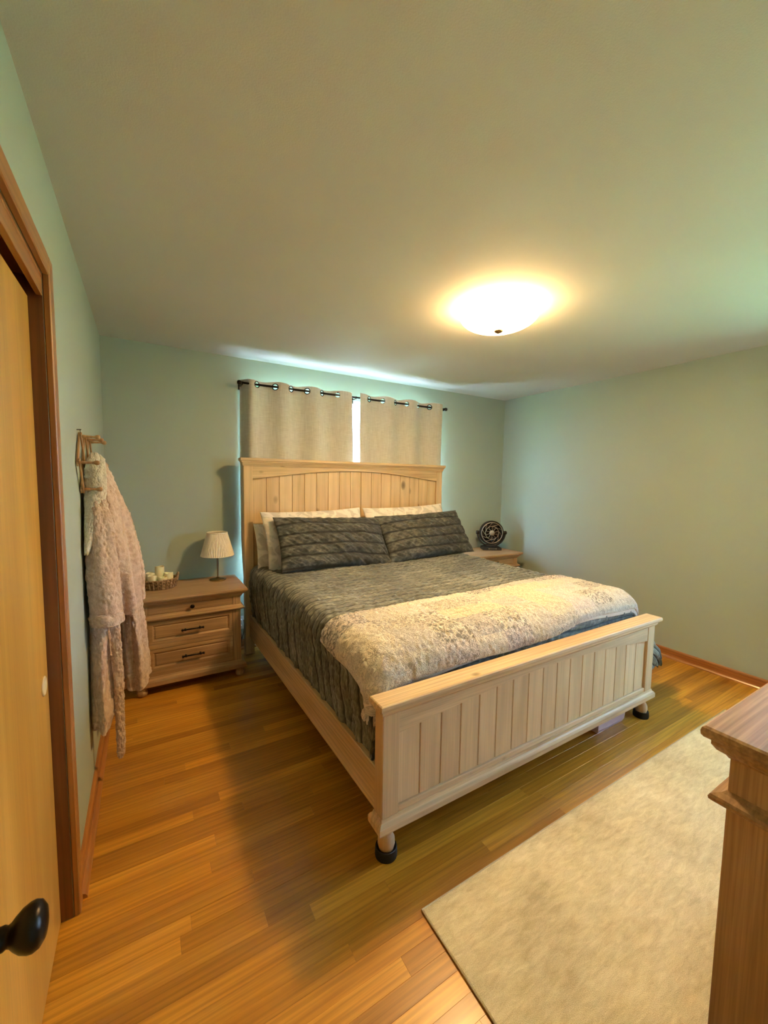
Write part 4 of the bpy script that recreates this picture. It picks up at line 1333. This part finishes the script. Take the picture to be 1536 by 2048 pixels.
# belt: knot loop, long tail and the hanging loop on the far side
b = new()
cloth_tube('belt_tail', [(0, 0.105, -1.325, 0.845, 0.018, 0.012), (0.4, 0.109, -1.310, 0.56, 0.020, 0.013), (0.9, 0.108, -1.290, 0.17, 0.017, 0.012), (0.97, 0.107, -1.289, 0.13, 0.015, 0.010), (1.0, 0.107, -1.288, 0.105, 0.006, 0.005)], FLM, 60, 200, 0.002, 3, 0.0035, 3.0)
b.free()
b = new()
pts = []
for k in range(25):
    a = math.pi*2*k/24-math.pi/2
    pts.append((0.176+0.024*math.cos(a)*(1 if k < 24 else 1), -1.155, 0.885+0.105*math.sin(a)))
tube(b, pts[:-1], 0.007, 10, True)
for q in b.verts:
    q.co += Vector((random.uniform(-1, 1), random.uniform(-1, 1), random.uniform(-1, 1)))*0.0015
obj('belt_loop', b, FLM, robe, True)
b = new()
lathe(b, [(0.004, -0.022), (0.016, -0.016), (0.022, 0.0), (0.016, 0.016), (0.004, 0.022)], (0.112, -1.338, 0.845), 20)
for q in b.verts:
    q.co += Vector((random.uniform(-1, 1), random.uniform(-1, 1), random.uniform(-1, 1)))*0.003
obj('belt_knot', b, FLM, robe, True)

# ------------------------------------------------------------------ rug
RX0, RX1, RY0, RY1 = 1.003, 3.44, -3.642, -2.497
rg = thing('area_rug', 'mottled beige low pile rug at the foot of the bed', 'rug', ((RX0+RX1)/2, (RY0+RY1)/2, 0.0))
b = new(); box(b, RX0+0.008, RX1-0.008, RY0+0.008, RY1-0.008, 0.0005, 0.0095, 0.001, 1)
obj('pile', b, M['rug'], rg)
b = new()
tube(b, [(RX0+0.006, RY0+0.006, 0.0055), (RX1-0.006, RY0+0.006, 0.0055), (RX1-0.006, RY1-0.006, 0.0055), (RX0+0.006, RY1-0.006, 0.0055)], 0.0050, 8, True)
obj('binding', b, M['rugedge'], rg, True)

# ------------------------------------------------------------------ dresser (stands on the rug, front faces the bed)
dx0, dx1, dyf, dyb, zb0 = 1.282, 2.93, -3.190, -3.630, 0.0105
dr = thing('dresser', 'brown wooden dresser with moulded top at the right edge', 'dresser', ((dx0+dx1)/2, (dyf+dyb)/2, zb0))
def rl(o_, z_):
    return (dx0-o_, dx1+o_, dyb, dyf+o_, z_)
b = new()
loft_rect(b, [rl(0.002, 0.886), rl(0.006, 0.892), rl(0.018, 0.900), rl(0.026, 0.912), rl(0.026, 0.920), rl(0.036, 0.925), rl(0.040, 0.930), rl(0.041, 0.938), rl(0.039, 0.946), rl(0.034, 0.950)])
obj('top', b, M['nightx'], dr)
b = new(); loft_rect(b, [rl(0.001, 0.775), rl(0.006, 0.779), rl(0.018, 0.785), rl(0.024, 0.790), rl(0.025, 0.796), rl(0.022, 0.802), rl(0.008, 0.808), rl(0.001, 0.814)])
obj('waist_moulding', b, M['nightx'], dr)
b = new()
loft_rect(b, [rl(0.024, 0.075), rl(0.030, 0.081), rl(0.030, 0.11), rl(0.018, 0.122), rl(0.004, 0.13), rl(0.001, 0.138)])
obj('base_moulding', b, M['nightx'], dr)
b = new(); box(b, dx0, dx0+0.022, dyb, dyf, 0.10, 0.888, 0.001, 1)
obj('side_panel', b, M['nightz'], dr)
b = new(); box(b, dx1-0.022, dx1, dyb, dyf, 0.10, 0.888, 0.001, 1)
obj('side_panel', b, M['nightz'], dr)
b = new(); box(b, dx0+0.022, dx1-0.022, dyb, dyf-0.022, 0.10, 0.888)
for za, zb in ((0.13, 0.15), (0.345, 0.36), (0.555, 0.57), (0.765, 0.82), (0.875, 0.887)):
    box(b, dx0+0.022, dx1-0.022, dyf-0.022, dyf-0.001, za, zb)
cols = 3
cw_ = (dx1-dx0-0.044)/cols
for i in range(cols+1):
    xx = dx0+0.022+i*cw_
    box(b, max(dx0+0.022, xx-0.015), min(dx1-0.022, xx+0.015), dyf-0.022, dyf-0.001, 0.13, 0.887)
obj('carcass', b, M['nightx'], dr)
for i in range(cols):
    xa, xb = dx0+0.022+i*cw_+0.017, dx0+0.022+(i+1)*cw_-0.017
    drawer(dr, xa, xb, 0.822, 0.873, dyf-0.002, 1, False, 'knob', (M['nightx'], M['nightz']))
    for za, zb in ((0.152, 0.343), (0.362, 0.553), (0.572, 0.763)):
        drawer(dr, xa, xb, za, zb, dyf-0.002, 1, True, 'pull', (M['nightx'], M['nightz']))
for fx_ in (dx0+0.03, dx1-0.03):
    for fy_ in (dyf-0.03, dyb+0.05):
        b = new(); lathe(b, [(0.024, zb0), (0.034, zb0+0.010), (0.040, zb0+0.028), (0.034, zb0+0.048), (0.030, zb0+0.054), (0.035, zb0+0.06), (0.036, 0.078)], (fx_, fy_, 0), 22)
        obj('bun_foot', b, M['nightz'], dr, True)

# ------------------------------------------------------------------ small things
b = new()
loft_rect(b, [(2.47, 2.735, -2.230, -1.79, 0.001), (2.465, 2.742, -2.237, -1.785, 0.02), (2.460, 2.748, -2.243, -1.78, 0.105)])
bxo = thing('storage_box', 'flat pale lilac storage box lying under the bed', 'storage box', (2.60, -2.0, 0.0))
obj('tub', b, M['lilac'], bxo)
b = new(); box(b, 2.454, 2.754, -2.249, -1.774, 0.102, 0.112, 0.003, 1)
obj('lid', b, M['lilac'], bxo)
# wall outlet and plugs between nightstand and bed, with a looping cord
ol = thing('wall_outlet', 'white wall outlet with plugs between nightstand and bed', 'outlet', (0.905, 0.0, 0.18))
b = new(); box(b, 0.870, 0.940, -0.006, -0.0005, 0.17, 0.285, 0.002, 1)
obj('cover_plate', b, M['white'], ol)
for zz in (0.20, 0.25):
    b = new(); box(b, 0.888, 0.922, -0.035, -0.006, zz-0.013, zz+0.013, 0.004, 2)
    obj('plug', b, M['white'], ol)
cd_ = new()
pts = [(0.905, -0.038, 0.20)]
for k in range(40):
    t_ = k/39
    pts.append((0.895+0.012*math.sin(t_*9), -0.05-0.16*t_, 0.20-0.19*math.sin(min(1, t_*1.6)*math.pi/2)+0.40*max(0, t_-0.45)*1.4))
tube(cd_, pts, 0.003, 8)
tag(obj('power_cord', cd_, M['cord'], None, True), 'thin brown power cord hanging between nightstand and bed', 'cord')
